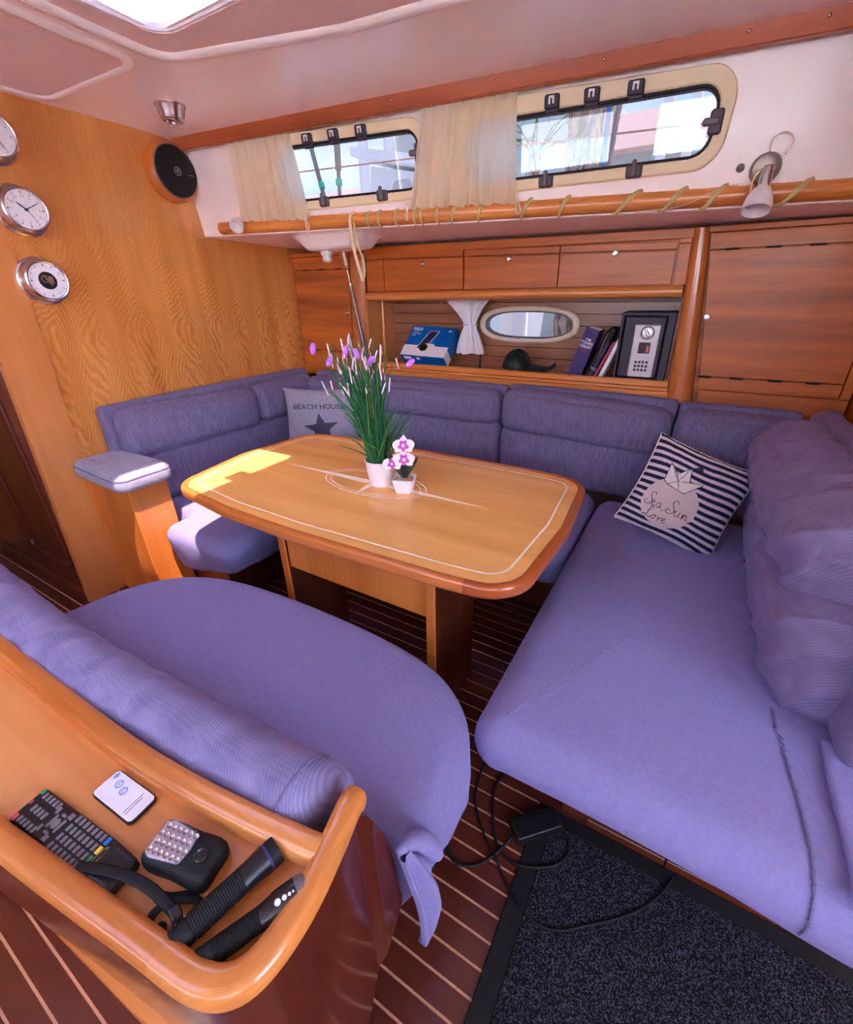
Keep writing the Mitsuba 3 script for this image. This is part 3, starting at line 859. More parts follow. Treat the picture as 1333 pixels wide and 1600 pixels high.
def book(label, spec, cover, text_lines=(), pages=True):
    R, t, hh, th_, dp = leaning(*spec)
    b = thing("book", label, "book", "books leaning on the shelf")
    part(b, "cover", xf(join(box(0, 0.003, 0, dp, 0, hh, 0.001), box(th_ - 0.003, th_, 0, dp, 0, hh, 0.001), box(0, th_, -0.002, 0.003, 0, hh, 0.001)), R, t), cover)
    part(b, "pages", xf(box(0.003, th_ - 0.003, 0.003, dp - 0.004, 0.003, hh - 0.003), R, t), "paint_print_white")
    for s, zz, size, col in text_lines:
        m = text(s, size, 0.0012, True)
        m = xf(m, np.array([[1, 0, 0], [0, 0, -1], [0, 1, 0]]), (th_ / 2, -0.0015, zz))
        part(b, "title", xf(m, R, t), col)
    return b


book("thick dark purple book leaning on the shelf with its spine outwards", (-0.575, 0.947, -0.508, 1.185, 0.066, 0.13, 2.372), "paint_book_purple",
     [("THE", 0.196, 0.010, "paint_print_white"), ("TOWER", 0.180, 0.012, "paint_print_white"), ("COURT", 0.163, 0.012, "paint_print_white"), ("RED", 0.144, 0.012, "paint_dull_red")])
book("slim book with a printed dark spine leaning in the middle of the book row", (-0.470, 0.955, -0.405, 1.12, 0.016, 0.13, 2.372), "paint_ink_navy", [("NICE", 0.045, 0.009, "paint_light_blue")])
book("slim dark red book leaning just left of the white one", (-0.448, 0.952, -0.378, 1.12, 0.014, 0.13, 2.372), "paint_dull_red")
book("slim white book leaning against the safe", (-0.424, 0.952, -0.357, 1.135, 0.018, 0.13, 2.372), "paint_print_white")
pch = thing("zip_pouch", "black soft pouch with a grey zip squeezed between the leaning books", "pouch")
R, t, hh, *_ = leaning(-0.503, 0.947, -0.402, 1.19, 0.04, 0.12, 2.38)
part(pch, "body", xf(soft_box((0.036, 0.11, hh), 0.015, (0.006, 0, 0), (8, 8, 16), lambda p, n: 0.006 * (meshkit.fbm(p * 30, 3) - 0.5)), R, t + R @ [0.02, 0.055, hh / 2]), "black_rubber", smooth=True)
zz = np.linspace(0.02, hh - 0.03, 30)
part(pch, "zip", xf(tube(np.c_[0.02 + 0.010 * np.sin(zz * 22), np.full(30, -0.004), zz], 0.0035, 6), R, t), "grey_plastic", smooth=True)

# --- the little safe
sf = thing("safe", "black steel safe with a silver keypad panel on the shelf beside the tall locker", "safe")
part(sf, "body", join(box(-0.352, -0.340, 2.352, 2.56, 0.946, 1.25, 0.003), box(-0.160, -0.127, 2.352, 2.56, 0.946, 1.25, 0.003), box(-0.352, -0.127, 2.352, 2.56, 1.236, 1.25, 0.003), box(-0.352, -0.127, 2.352, 2.56, 0.946, 0.965, 0.003), box(-0.342, -0.135, 2.40, 2.56, 0.95, 1.245)), "dark_grey")
dr_ = part(sf, "door", box(-0.334, -0.166, 2.356, 2.40, 0.969, 1.231, 0.004), "dark_grey")
part(dr_, "panel", join(box(-0.288, -0.180, 2.346, 2.357, 0.972, 1.200, 0.004)), "silver_paint")
part(dr_, "dial_ring", xf(lathe([(0.024, 0), (0.0255, 0.003), (0.028, 0.003), (0.029, 0), (0.024, 0)], 40), axes((0, -1, 0), (1, 0, 0)), (-0.232, 2.346, 1.166)), "grey_plastic", smooth=True)
part(dr_, "dial", xf(join(lathe([(0, 0), (0.022, 0), (0.02, 0.004), (0, 0.005)], 36), xf(box(-0.006, 0.006, -0.018, 0.018, 0.004, 0.014, 0.003), rot([0, 0, 1], 35))), axes((0, -1, 0), (1, 0, 0)), (-0.232, 2.346, 1.166)), "chrome", smooth=30)
part(dr_, "display", box(-0.258, -0.210, 2.3435, 2.347, 1.078, 1.125, 0.001), "black_gloss")
part(dr_, "display_light", box(-0.225, -0.214, 2.3425, 2.344, 1.083, 1.112, 0.0005), "paint_display_red")
part(dr_, "keypad", xf(extrude(rounded([(-0.04, -0.032), (0.04, -0.032), (0.04, 0.032), (-0.04, 0.032)], 0.012), 0, 0.003), axes((0, -1, 0), (1, 0, 0)), (-0.236, 2.346, 1.022)), "silver_paint")
for r in range(3):
    for c in range(4):
        part(dr_, "key", xf(box(-0.005, 0.005, -0.0055, 0.0055, 0, 0.003, 0.001), axes((0, -1, 0), (1, 0, 0)), (-0.259 + 0.0155 * c, 2.343, 1.040 - 0.0175 * r)), "dark_grey")
# ================================================================ on the bulkhead and overhead


def on_wall(m, y, z, x=XB):
    """Local z is the way off the bulkhead (+x), local x runs aft-to-hull (+y), local y is up."""
    return xf(m, np.array([[0, 0, 1], [1, 0, 0], [0, 1, 0]]), (x, y, z))


case = [(0, 0.0), (0.084, 0.0), (0.086, 0.004), (0.084, 0.010), (0.078, 0.013), (0.0765, 0.020), (0.0775, 0.026), (0.0765, 0.030), (0.0745, 0.034), (0.0755, 0.048), (0.0735, 0.056), (0.068, 0.060), (0.064, 0.058), (0.0625, 0.053), (0, 0.053)]


def dial(y, z, label, cat, hands, open_heart=False, s=1.0, face="paint_print_white"):
    t = thing("wall_clock" if cat == "clock" else "barometer", label, cat, "round chrome instruments on the bulkhead")
    part(t, "case", on_wall(lathe(np.array(case) * s, 64), y, z), "chrome", smooth=35)
    part(t, "face", on_wall(lathe(np.array([(0, 0.0532), (0.0622, 0.0532), (0.0622, 0.0540), (0, 0.0540)]) * s, 56), y, z), face)
    marks = []
    for k in range(12):
        a = k * math.pi / 6
        big = k % 3 == 0
        b = box(-0.0022 if big else -0.0012, 0.0022 if big else 0.0012, 0.050, 0.058, 0.054, 0.0545)
        marks.append(xf(b, rot([0, 0, 1], math.degrees(a))))
    for k in range(60):
        if k % 5:
            marks.append(xf(box(-0.0004, 0.0004, 0.054, 0.0575, 0.054, 0.0544), rot([0, 0, 1], k * 6)))
    if cat == "clock":
        for k in range(1, 13):
            a = math.pi / 2 - k * math.pi / 6
            m = text(str(k), 0.008, 0.0005)
            marks.append(xf(m, t=(0.043 * math.cos(a), 0.043 * math.sin(a), 0.054)))
    ms = join(*marks)
    ms.apply_scale(s)
    part(t, "markings", on_wall(ms, y, z), "grey_plastic")
    if open_heart:
        part(t, "movement_window", on_wall(lathe(np.array([(0, 0.0542), (0.029, 0.0542), (0.030, 0.0555), (0.031, 0.0542), (0.031, 0.054)]) * s, 40), y, z), "black_gloss", smooth=30)
        part(t, "movement", on_wall(join(xf(lathe([(0.010, 0.0553), (0.014, 0.0553), (0.014, 0.057), (0.010, 0.057), (0.010, 0.0553)], 24), t=(-0.008, 0.006, 0)), xf(box(-0.003, 0.003, -0.022, 0.02, 0.0553, 0.0575), rot([0, 0, 1], 30)), box(0.006, 0.020, -0.012, 0.016, 0.0553, 0.057, 0.0005)), y, z), "bronze_steel")
    for ang, ln_, w in hands:
        part(t, "hand", on_wall(xf(join(box(-w, w, -0.008, ln_, 0.0560, 0.0572), box(-w * 0.5, w * 0.5, ln_, ln_ + 0.006, 0.0560, 0.0570)), rot([0, 0, 1], ang)), y, z), "paint_ink_navy")
    if hands:
        part(t, "hub", on_wall(lathe([(0, 0.0555), (0.005, 0.0555), (0.004, 0.0590), (0, 0.0595)], 16), y, z), "paint_ink_navy", smooth=True)
    return t


dial(0.925, 1.872, "round chrome instrument cut by the picture edge, topmost of the three on the bulkhead", "barometer", [(-150, 0.040, 0.0012)])
dial(0.946, 1.653, "round chrome clock with a white face and dark hands, middle of three", "clock", [(50, 0.026, 0.0022), (-62, 0.042, 0.0012), (-145, 0.045, 0.0005)])
dial(0.935, 1.417, "round chrome barometer with a dark open centre, lowest of the three on the bulkhead", "barometer", [], True)

sp = thing("speaker", "round black loudspeaker on an orange-brown wooden ring in the bulkhead corner", "speaker")
part(sp, "wood_ring", on_wall(lathe([(0, 0), (0.118, 0), (0.119, 0.02), (0.116, 0.040), (0.106, 0.055), (0.098, 0.058), (0, 0.058)], 64), 1.602, 1.872), "armrest_wood", smooth=40)
part(sp, "grille", on_wall(lathe([(0, 0.070), (0.06, 0.0695), (0.094, 0.066), (0.099, 0.062), (0.100, 0.056), (0, 0.056)], 64), 1.602, 1.872), "black_rubber", smooth=40)
part(sp, "grille_rim", on_wall(lathe([(0.0985, 0.056), (0.1005, 0.064), (0.1025, 0.062), (0.1035, 0.056), (0.0985, 0.056)], 64), 1.602, 1.872), "grey_plastic", smooth=True)
part(sp, "emblem", on_wall(join(lathe([(0.012, 0.0702), (0.018, 0.0712), (0.018, 0.0702)], 24), box(-0.006, 0.006, -0.008, 0.008, 0.0702, 0.0712), xf(text("SOUND", 0.004, 0.0008), t=(0, 0, 0)) if False else box(0.055, 0.082, -0.009, -0.005, 0.0690, 0.0712)), 1.602, 1.872), "grey_plastic")

# --- chrome spotlight on the overhead
sl = thing("ceiling_spotlight", "small chrome spotlight on the white overhead above the loudspeaker", "spotlight")
zc = float(over_z(-1.98, 1.42))
part(sl, "housing", xf(lathe([(0, 0.004), (0.056, 0.004), (0.056, -0.002), (0.052, -0.007), (0.044, -0.034), (0.040, -0.044), (0.034, -0.047), (0.029, -0.043), (0.0, -0.039)], 40), None, (-1.98, 1.42, zc)), "chrome", smooth=35)
part(sl, "bulb", xf(lathe([(0, -0.046), (0.012, -0.0455), (0.022, -0.0405)], 24), None, (-1.98, 1.42, zc)), "steel", smooth=True)
part(sl, "lens_ring", xf(lathe([(0.025, -0.042), (0.029, -0.051), (0.035, -0.050), (0.035, -0.043)], 32), None, (-1.98, 1.42, zc)), "chrome", smooth=True)


# ================================================================ along the cabin side


def sp_(x, z, off=0.0):
    return np.array([x, float(side_y(x, z)) - off, z])


def curtain(label, xt0, xt1, xb0, xb1, zt, zb0, zb1, pleats, seed, cords):
    t = thing("window_curtain", label, "curtain", "cream curtains of the cabin windows")
    nu, nv = 150, 40
    u = np.linspace(0, 1, nu)
    rng = np.random.default_rng(seed)
    pos = np.cumsum(rng.uniform(0.5, 1.5, pleats + 1))
    pos = np.r_[0, pos] / pos[-1]
    phase = np.interp(u, pos, np.arange(pleats + 2)) * 2 * np.pi
    amp = 0.5 + 0.7 * meshkit.noise(np.c_[u * 7, u * 0 + seed, u * 0], 3)
    P = np.zeros((nu, nv, 3))
    for j, v in enumerate(np.linspace(0, 1, nv)):
        x = (xt0 + (xt1 - xt0) * u) * (1 - v) + (xb0 + (xb1 - xb0) * u) * v + 0.006 * np.sin(phase * 0.5 + 2 * v)
        z = zt * (1 - v) + (zb0 + (zb1 - zb0) * u) * v + 0.004 * np.sin(phase + 1.0) * v
        d = 0.026 + (0.006 + 0.012 * v) * amp * np.sin(phase + 0.6 * np.sin(v * 3 + u * 9)) + 0.012 * v
        P[:, j] = np.c_[x, side_y(x, z) - d, z]
    c = part(t, "cloth", grid(P), "curtain_cloth", smooth=True)
    hem = P[:, -5:].copy()
    hem[:, :, 1] -= 0.0015
    part(t, "hem", grid(hem), "curtain_cloth", smooth=True)
    for (x, z, s) in cords:
        lp = spline([sp_(x, z, 0.05), sp_(x + 0.012 * s, z - 0.025, 0.055), sp_(x + 0.020 * s, z - 0.052, 0.058), sp_(x + 0.008 * s, z - 0.058, 0.058), sp_(x + 0.004 * s, z - 0.03, 0.056), sp_(x, z, 0.05)], 40)
        part(t, "cord", tube(lp, 0.0022, 6), "paint_cord_white", smooth=True)
    return t


curtain("cream curtain left of the left window, hanging down to the wooden rail", -2.025, -1.692, -2.05, -1.672, 1.985, 1.672, 1.655, 9, 5, [(-1.675, 1.672, 1)])
curtain("cream curtain between the two windows, pleated and translucent", -1.085, -0.735, -1.165, -0.725, 1.985, 1.658, 1.645, 10, 11, [(-1.165, 1.675, -0.6), (-0.725, 1.665, 1)])

# --- reading lamp on the right, and the shade of the one on the left
lm = thing("reading_lamp", "brushed steel reading lamp with a frosted white shade, below the right window", "lamp", "reading lamps under the windows")
b0 = sp_(0.046, 1.680)
nrm = np.array([0.134, -0.98, -0.1357])
part(lm, "base", xf(lathe([(0, 0.0), (0.042, 0.0), (0.042, 0.012), (0.036, 0.022), (0.022, 0.026), (0, 0.026)], 40), axes(nrm), b0), "brushed_metal", smooth=35)
e1 = b0 + nrm * 0.058 + np.array([0.0, 0, -0.006])
part(lm, "arm", tube([b0 + nrm * 0.02, b0 + nrm * 0.045, e1], 0.006, 10), "steel", smooth=True)
e2 = e1 + np.array([0.000, -0.016, -0.058])
ax_ = (e2 - e1) / np.linalg.norm(e2 - e1)
part(lm, "socket", xf(lathe([(0, -0.012), (0.014, -0.010), (0.0175, -0.004), (0.0175, 0.050), (0.014, 0.055), (0, 0.055)], 28), axes(ax_), e1), "steel", smooth=35)
part(lm, "shade", xf(lathe([(0.014, 0.046), (0.024, 0.056), (0.034, 0.076), (0.040, 0.098), (0.042, 0.118), (0.039, 0.118), (0.037, 0.098), (0.031, 0.078), (0.022, 0.062), (0.0, 0.054)], 40), axes(ax_ + [-0.05, -0.12, 0]), e1), "ceramic", smooth=40)
part(lm, "loop_wire", tube(spline([b0 + nrm * 0.015 + [0.0, 0, 0.04], b0 + nrm * 0.02 + [0.0, 0, 0.075], b0 + nrm * 0.02 + [0.03, 0, 0.085], b0 + nrm * 0.02 + [0.052, 0, 0.062], b0 + nrm * 0.015 + [0.040, 0, 0.030]], 30), 0.0018, 6), "bronze_steel", smooth=True)
part(lm, "flex", tube(spline([e1 + [-0.018, 0, 0.0], e1 + [-0.030, -0.004, -0.012], e1 + [-0.030, -0.006, -0.06], e1 + [-0.022, -0.006, -0.075]], 20), 0.003, 6), "paint_tape_pale", smooth=True)

ll = thing("reading_lamp", "white frosted lamp shade hanging below the left curtain", "lamp", "reading lamps under the windows")
b1 = sp_(-2.055, 1.690, 0.004)
part(ll, "base", xf(lathe([(0, 0.0), (0.020, 0.0), (0.020, 0.012), (0.012, 0.018), (0, 0.018)], 24), axes(nrm), b1), "steel", smooth=35)
part(ll, "shade", xf(lathe([(0.008, 0.0), (0.018, 0.012), (0.028, 0.032), (0.032, 0.052), (0.0325, 0.060), (0.030, 0.060), (0.0295, 0.052), (0.025, 0.034), (0.015, 0.016), (0, 0.010)], 40), axes((0.35, -0.75, -0.6)), b1 + np.array([0.0, -0.036, -0.012])), "ceramic", smooth=40)
single("hook_screw", "small dark screw hook in the white cabin side left of the reading lamp", "hook", join(xf(lathe([(0, 0), (0.012, 0.0), (0.012, 0.002), (0.004, 0.004), (0.004, 0.012), (0.007, 0.016), (0, 0.02)], 16), axes(nrm), sp_(-0.022, 1.688))), "grey_plastic", smooth=30)

# --- tape wound round the rail, its tail hanging
tp_ = thing("light_strip", "tan LED tape wound round the wooden rail with a long tail hanging", "light strip")


def rail_pt(x, a, r=0.0):
    zc_ = float(rail_z(x)) + 0.026
    yy = float(side_y(x, zc_))
    return np.array([x, yy - (0.0318 + r) * max(math.cos(a), 0) + 0.001, zc_ - 0.004 + (0.0288 + r) * math.sin(a)])


for xa, xb in ((-1.372, -1.378), (-1.32, -1.326), (-1.239, -1.245), (-1.143, -1.165), (-1.118, -1.131), (-1.05, -1.06), (-0.964, -1.005), (-0.855, -0.894), (-0.672, -0.725), (-0.535, -0.584), (-0.291, -0.394), (-0.152, -0.241), (-0.036, -0.116), (0.193, 0.099)):
    xs_ = np.linspace(xa, xb, 16)
    an = np.linspace(1.75, -1.75, 16)
    c = np.array([rail_pt(x, a, 0.0012) for x, a in zip(xs_, an)])
    part(tp_, "turn", tube(c, 0.0085, 8, False, 0.22, up=(0, -1, 0)), "paint_tape", smooth=True)
x0 = -1.456
q = [rail_pt(x0 + 0.01, 1.5, 0.002), rail_pt(x0, 0.5, 0.004), rail_pt(x0 - 0.002, -0.4, 0.006), np.array([x0 + 0.005, 1.81, 1.56]), np.array([x0 + 0.014, 1.83, 1.46]), np.array([x0 + 0.018, 1.85, 1.40])]
part(tp_, "tail", tube(spline(q, 40), 0.009, 8, False, 0.22, up=(0, -1, 0.2)), "paint_tape_pale", smooth=True)
q = [rail_pt(x0 + 0.012, 0.3, 0.004), rail_pt(x0 + 0.012, -0.8, 0.006), np.array([x0 + 0.026, 1.82, 1.55]), np.array([x0 + 0.040, 1.84, 1.47]), np.array([x0 + 0.026, 1.85, 1.41])]
part(tp_, "tail", tube(spline(q, 40), 0.005, 8, False, 0.22, up=(0.4, -1, 0.2)), "paint_tape", smooth=True)
wv = [rail_pt(x, a, 0.004) for x, a in ((-0.315, -1.2), (-0.241, -1.0), (-0.176, -0.8), (-0.121, -0.2), (-0.066, 0.6), (-0.01, 1.3))]
part(tp_, "wire", tube(spline(wv, 60), 0.0016, 6), "paint_tape_pale", smooth=True)
wv = [np.array([0.064, 2.04, 1.60]), np.array([0.101, 2.04, 1.612])] + [np.array([0.135, 2.09, 1.588]), np.array([0.17, 2.09, 1.580]), np.array([0.21, 2.09, 1.584]), np.array([0.27, 2.09, 1.600])]
part(tp_, "wire", tube(spline(wv, 60), 0.0022, 6), "paint_tape_pale", smooth=True)

# --- moulded pod under the side deck, with the tie rod
pd = thing("chainplate_pod", "white moulded boss under the side deck", "boss")
rows = []
for z, w, dpt, r in ((1.64, 0.27, 0.14, 0.05), (1.612, 0.235, 0.125, 0.05), (1.585, 0.195, 0.11, 0.05), (1.560, 0.172, 0.10, 0.05), (1.550, 0.160, 0.092, 0.05), (1.547, 0.14, 0.08, 0.04)):
    o = resample(np.array(rounded([(-w, -dpt), (w, -dpt), (w, dpt), (-w, dpt)], min(0.06, dpt * 0.8)).exterior.coords)[:-1], 80)
    rows.append(np.c_[o + [-1.705, 2.02], np.full(80, z)])
P = np.array(rows)
m = grid(P, False, True)
cap = trimesh.Trimesh(np.vstack([P[-1], P[-1].mean(0)[None]]), [[i, (i + 1) % 80, 80] for i in range(80)], process=False)
part(pd, "moulding", join(m, cap), "gelcoat", smooth=40)
part(pd, "vent_cap", xf(soft_box((0.055, 0.045, 0.06), 0.02, (0, 0, 0), (8, 8, 8), lambda p, n: 0.006 * np.sin(p[:, 2] * 160)), None, (-1.775, 2.0, 1.53)), "white_plastic", smooth=True)

rd = thing("tie_rod", "slanting steel tie rod from the side deck down behind the settee", "rod")
p0, p1 = np.array([-1.742, 2.09, 1.553]), np.array([-1.742, 2.262, 0.85])
ax_ = (p1 - p0) / np.linalg.norm(p1 - p0)
part(rd, "collar", xf(lathe([(0, -0.03), (0.019, -0.03), (0.019, 0.066), (0.016, 0.072), (0, 0.072)], 28), axes(ax_), p0), "bronze_steel", smooth=35)
part(rd, "nut", xf(lathe([(0, 0.07), (0.011, 0.07), (0.011, 0.084), (0.006, 0.092), (0, 0.092)], 6), axes(ax_), p0), "steel")
part(rd, "thread", tube([p0 + ax_ * 0.09, p0 + ax_ * 0.16], 0.0055, 12), "steel", smooth=True)
part(rd, "tube", xf(lathe([(0, 0.15), (0.009, 0.155), (0.0135, 0.18), (0.0135, 0.70), (0, 0.70)], 20), axes(ax_), p0), "chrome", smooth=35)
# ================================================================ the U-shaped settee


def folds(freq, amp, seed=0, power=3.0):
    """Creases: ridged noise, stretched by freq."""
    f = np.asarray(freq, float)

    def d(p, n):
        a = meshkit.fbm(p * f + seed * 7.3, 3, seed)
        ridge = 1 - np.abs(2 * a - 1) * 2.2
        return amp * np.clip(ridge, 0, 1) ** power + amp * 0.5 * (meshkit.fbm(p * f * 0.6 + 3, 2, seed + 5) - 0.5)

    return d


def draped(o, z_top, r, z_hem, flare=0.0, wave=0.0, nw=9, tuck=0.0, seed=0, puff=0.012, hem_fn=None):
    """A cloth-covered seat: domed top, rounded rim, skirt down to the hem, closed underneath."""
    o = np.asarray(o, float)
    a = np.sum(o[:, 0] * np.roll(o[:, 1], -1) - np.roll(o[:, 0], -1) * o[:, 1])
    if a < 0:
        o = o[::-1]
    nn = outline_normals(o)
    for _ in range(6):
        nn = (np.roll(nn, 1, 0) + nn * 2 + np.roll(nn, -1, 0))
        nn /= np.linalg.norm(nn, axis=1, keepdims=True)
    c = o.mean(0)
    inn = o - nn * r
    N = len(o)
    s = np.arange(N) / N
    rows = []
    for t in (0.0005, 0.04, 0.12, 0.24, 0.38, 0.52, 0.66, 0.78, 0.88, 0.95, 1.0):
        p = c + (inn - c) * t
        hx, hy = (o[:, 0].max() - o[:, 0].min()) / 2, (o[:, 1].max() - o[:, 1].min()) / 2
        mx, my = (o[:, 0].max() + o[:, 0].min()) / 2, (o[:, 1].max() + o[:, 1].min()) / 2
        q = np.c_[p, z_top + puff * np.clip(1 - ((p[:, 0] - mx) / hx) ** 2, 0, 1) * np.clip(1 - ((p[:, 1] - my) / hy) ** 2, 0, 1) * (1 - t ** 6)]
        q[:, 2] += 0.006 * (meshkit.fbm(np.c_[p * 3.0, np.full(N, seed)], 3, seed) - 0.5) + 0.0025 * (meshkit.fbm(np.c_[p * 14, np.full(N, seed)], 2, seed + 1) - 0.5)
        rows.append(q)
    for k in np.linspace(0, np.pi / 2, 7)[1:]:
        p = inn + nn * r * math.sin(k)
        rows.append(np.c_[p, np.full(N, z_top - r + r * math.cos(k))])
    hem = np.full(N, z_hem) if hem_fn is None else hem_fn(o, s)
    per = np.linalg.norm(np.roll(o, -1, 0) - o, axis=1).sum()
    wv = meshkit.fbm(np.c_[s * per * nw, np.zeros(N), np.zeros(N) + seed], 2, seed + 2)
    wv = (wv + np.roll(wv[::-1], 0)) - 1 if False else wv - 0.5
    for t in (0.15, 0.3, 0.45, 0.6, 0.75, 0.9, 1.0):
        p = o + nn * (flare * t - tuck * t ** 1.5 + wave * wv[:, None] * 2 * t ** 0.8)
        rows.append(np.c_[p, (z_top - r) * (1 - t) + hem * t])
    last = rows[-1].copy()
    for d, up in ((0.006, 0.002), (0.012, 0.02), (0.02, 0.06)):
        q = last.copy()
        q[:, :2] -= nn * d
        q[:, 2] += up
        rows.append(q)
    m = grid(np.array(rows), False, True)
    m.fix_normals()
    return m


def oval(pts, r, n=220):
    return resample(np.array(rounded(pts, r).exterior.coords)[:-1], n)


ST = "purple-blue velour back cushion "

# wooden bases
sb = thing("settee_base", "dark wooden base of the U-shaped settee along the floor", "settee base")
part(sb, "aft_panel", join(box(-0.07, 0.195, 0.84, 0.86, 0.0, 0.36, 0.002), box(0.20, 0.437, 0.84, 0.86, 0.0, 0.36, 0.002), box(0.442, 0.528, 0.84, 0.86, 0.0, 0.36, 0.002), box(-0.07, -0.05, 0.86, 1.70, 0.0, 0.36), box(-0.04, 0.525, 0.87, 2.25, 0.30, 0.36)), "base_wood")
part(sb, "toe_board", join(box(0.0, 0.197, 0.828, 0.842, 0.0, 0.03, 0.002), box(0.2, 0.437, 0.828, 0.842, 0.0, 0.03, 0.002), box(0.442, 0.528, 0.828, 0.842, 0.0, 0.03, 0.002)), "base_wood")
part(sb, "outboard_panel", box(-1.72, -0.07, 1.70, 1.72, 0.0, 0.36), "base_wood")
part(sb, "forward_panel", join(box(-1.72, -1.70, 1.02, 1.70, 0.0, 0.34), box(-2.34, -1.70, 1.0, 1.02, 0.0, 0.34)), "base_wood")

# seats
o = oval([(-1.955, 0.885), (-1.50, 0.885), (-1.50, 2.27), (-2.30, 2.27), (-2.30, 1.02), (-1.955, 1.02)], 0.06)
o2 = resample(np.array(Polygon(o).buffer(-0.16).buffer(0.16).exterior.coords)[:-1], 260)
single("seat_cushion", "pale purple covered seat in sunlight beside the armrest, left arm of the settee", "seat cushion",
       draped(o, 0.422, 0.055, 0.225, 0.0, 0.020, 8, 0.02, 4, 0.004, lambda p, s: 0.205 + 0.075 * np.clip((p[:, 0] + 1.92) / 0.36, 0, 1)), "cover_cloth", smooth=True, group="covered seats")
single("seat_cushion", "purple covered seat behind the table along the hull", "seat cushion",
       xf(soft_box((1.20, 0.62, 0.20), 0.06, (0, 0.01, 0.01), (40, 20, 8), folds((5, 9, 4), 0.006, 3)), None, (-0.895, 1.82, 0.352)), "cover_cloth", smooth=True, group="covered seats")
oo = oval([(-0.29, 0.635), (0.525, 0.615), (0.525, 2.12), (-0.285, 2.12)], 0.07, 280)


def aft_hem(p, s):
    return 0.255 + 0.02 * np.sin(p[:, 0] * 7 + 1) + 0.06 * np.clip((p[:, 1] - 0.9) / 0.6, 0, 1)


aft_cover = draped(oo, 0.452, 0.085, 0.26, 0.0, 0.012, 5, 0.075, 9, 0.014, aft_hem)
ac = single("seat_cushion", "big purple blanket-covered seat in the right foreground", "seat cushion",
            aft_cover, "cover_cloth", smooth=True, group="covered seats")
_sm = aft_cover.subdivide().subdivide()
cover_v, cover_n = np.array(_sm.vertices), np.array(_sm.vertex_normals)
cover_tree = cKDTree(cover_v)
# overlocked seam of the blanket, its second edge, and the pale cushion below it


def seam(pts, name):
    p = spline(pts, 90)
    _, ix = cover_tree.query(p, k=4)
    p = cover_v[ix].mean(1) * 0.7 + p * 0.3
    p = cover_v[cover_tree.query(p)[1]] * [0, 0, 0.8] + p * [1, 1, 0.2] + cover_n[cover_tree.query(p)[1]] * 0.003
    zig = p.copy()
    zig[:, 0] += 0.003 * (np.arange(90) % 2 * 2 - 1)
    part(ac, name, join(tube(p, 0.0022, 6), tube(zig, 0.0014, 5)), "velour", smooth=True)


seam([(0.315, 1.02, 0.460), (0.33, 0.90, 0.462), (0.345, 0.78, 0.457), (0.352, 0.70, 0.450), (0.356, 0.645, 0.425), (0.358, 0.625, 0.38), (0.358, 0.632, 0.35)], "blanket_seam")
single("folded_blanket", "folded purple blanket edge with whipstitched hem at the right picture edge", "blanket",
       xf(soft_box((0.13, 0.34, 0.014), 0.0068, (0, 0, 0.003), (14, 24, 4), folds((12, 8, 5), 0.004, 8)), None, (0.462, 0.80, 0.468)), "cover_cloth", smooth=True)

single("grey_cushion", "pale grey cushion corner showing under the blanket edge at the right picture edge", "cushion", xf(soft_box((0.09, 0.16, 0.04), 0.018, (0, 0, 0.004), (8, 12, 5)), None, (0.490, 0.985, 0.478)), "tweed", smooth=True)
# back cushions along the bulkhead
b1 = thing("back_cushion", ST + "nearest the armrest, on the bulkhead", "back cushion", "back cushions of the settee")
fd = folds((4, 7, 4), 0.0045, 2, 5.0)
part(b1, "backing", xf(soft_box((0.07, 1.30, 0.47), 0.02, (0.0, 0, 0.006), (4, 26, 14)), None, (-2.308, 1.60, 0.672)), "velour", smooth=True)
part(b1, "body", xf(soft_box((0.10, 1.20, 0.26), 0.035, (0.018, 0, 0), (6, 44, 14), fd), None, (-2.235, 1.585, 0.55)), "velour", smooth=True)
part(b1, "head_roll", xf(soft_box((0.125, 0.755, 0.215), 0.05, (0.022, 0, 0.008), (8, 44, 18), fd), rot([1, 0, 0], -2.0), (-2.225, 1.352, 0.772)), "velour", smooth=True)
part(b1, "head_roll", xf(soft_box((0.125, 0.47, 0.205), 0.05, (0.022, 0, 0.008), (8, 30, 18), fd), rot([1, 0, 0], 1.5), (-2.225, 1.965, 0.775)), "velour", smooth=True)

# back cushions along the hull


def hull_cushion(label, x0, x1, seam_z0, seam_z1, top0, top1, seed):
    t = thing("back_cushion", label, "back cushion", "back cushions of the settee")
    xm, w = (x0 + x1) / 2, x1 - x0
    f = folds((7, 4, 4), 0.0045, seed, 5.0)
    zs, zt = (seam_z0 + seam_z1) / 2, (top0 + top1) / 2
    a1 = math.degrees(math.atan2(-(seam_z1 + top1 - seam_z0 - top0) / 2, w))
    part(t, "backing", xf(soft_box((w + 0.004, 0.06, zt + 0.022 - 0.44), 0.02, (0, 0, 0.006), (30, 4, 12)), rot([0, 1, 0], a1 * 0.25), (xm, 2.262, (zt + 0.022 + 0.44) / 2)), "velour", smooth=True)
    part(t, "body", xf(soft_box((w, 0.13, zs + 0.04 - 0.44), 0.045, (0, 0.022, 0), (44, 8, 16), f), None, (xm, 2.185, (zs + 0.04 + 0.44) / 2)), "velour", smooth=True)
    part(t, "head_roll", xf(soft_box((w, 0.155, zt - zs + 0.012), 0.062, (0, 0.024, 0.008), (44, 10, 16), f), rot([0, 1, 0], a1), (xm, 2.178, (zs + zt) / 2)), "velour", smooth=True)
    return t


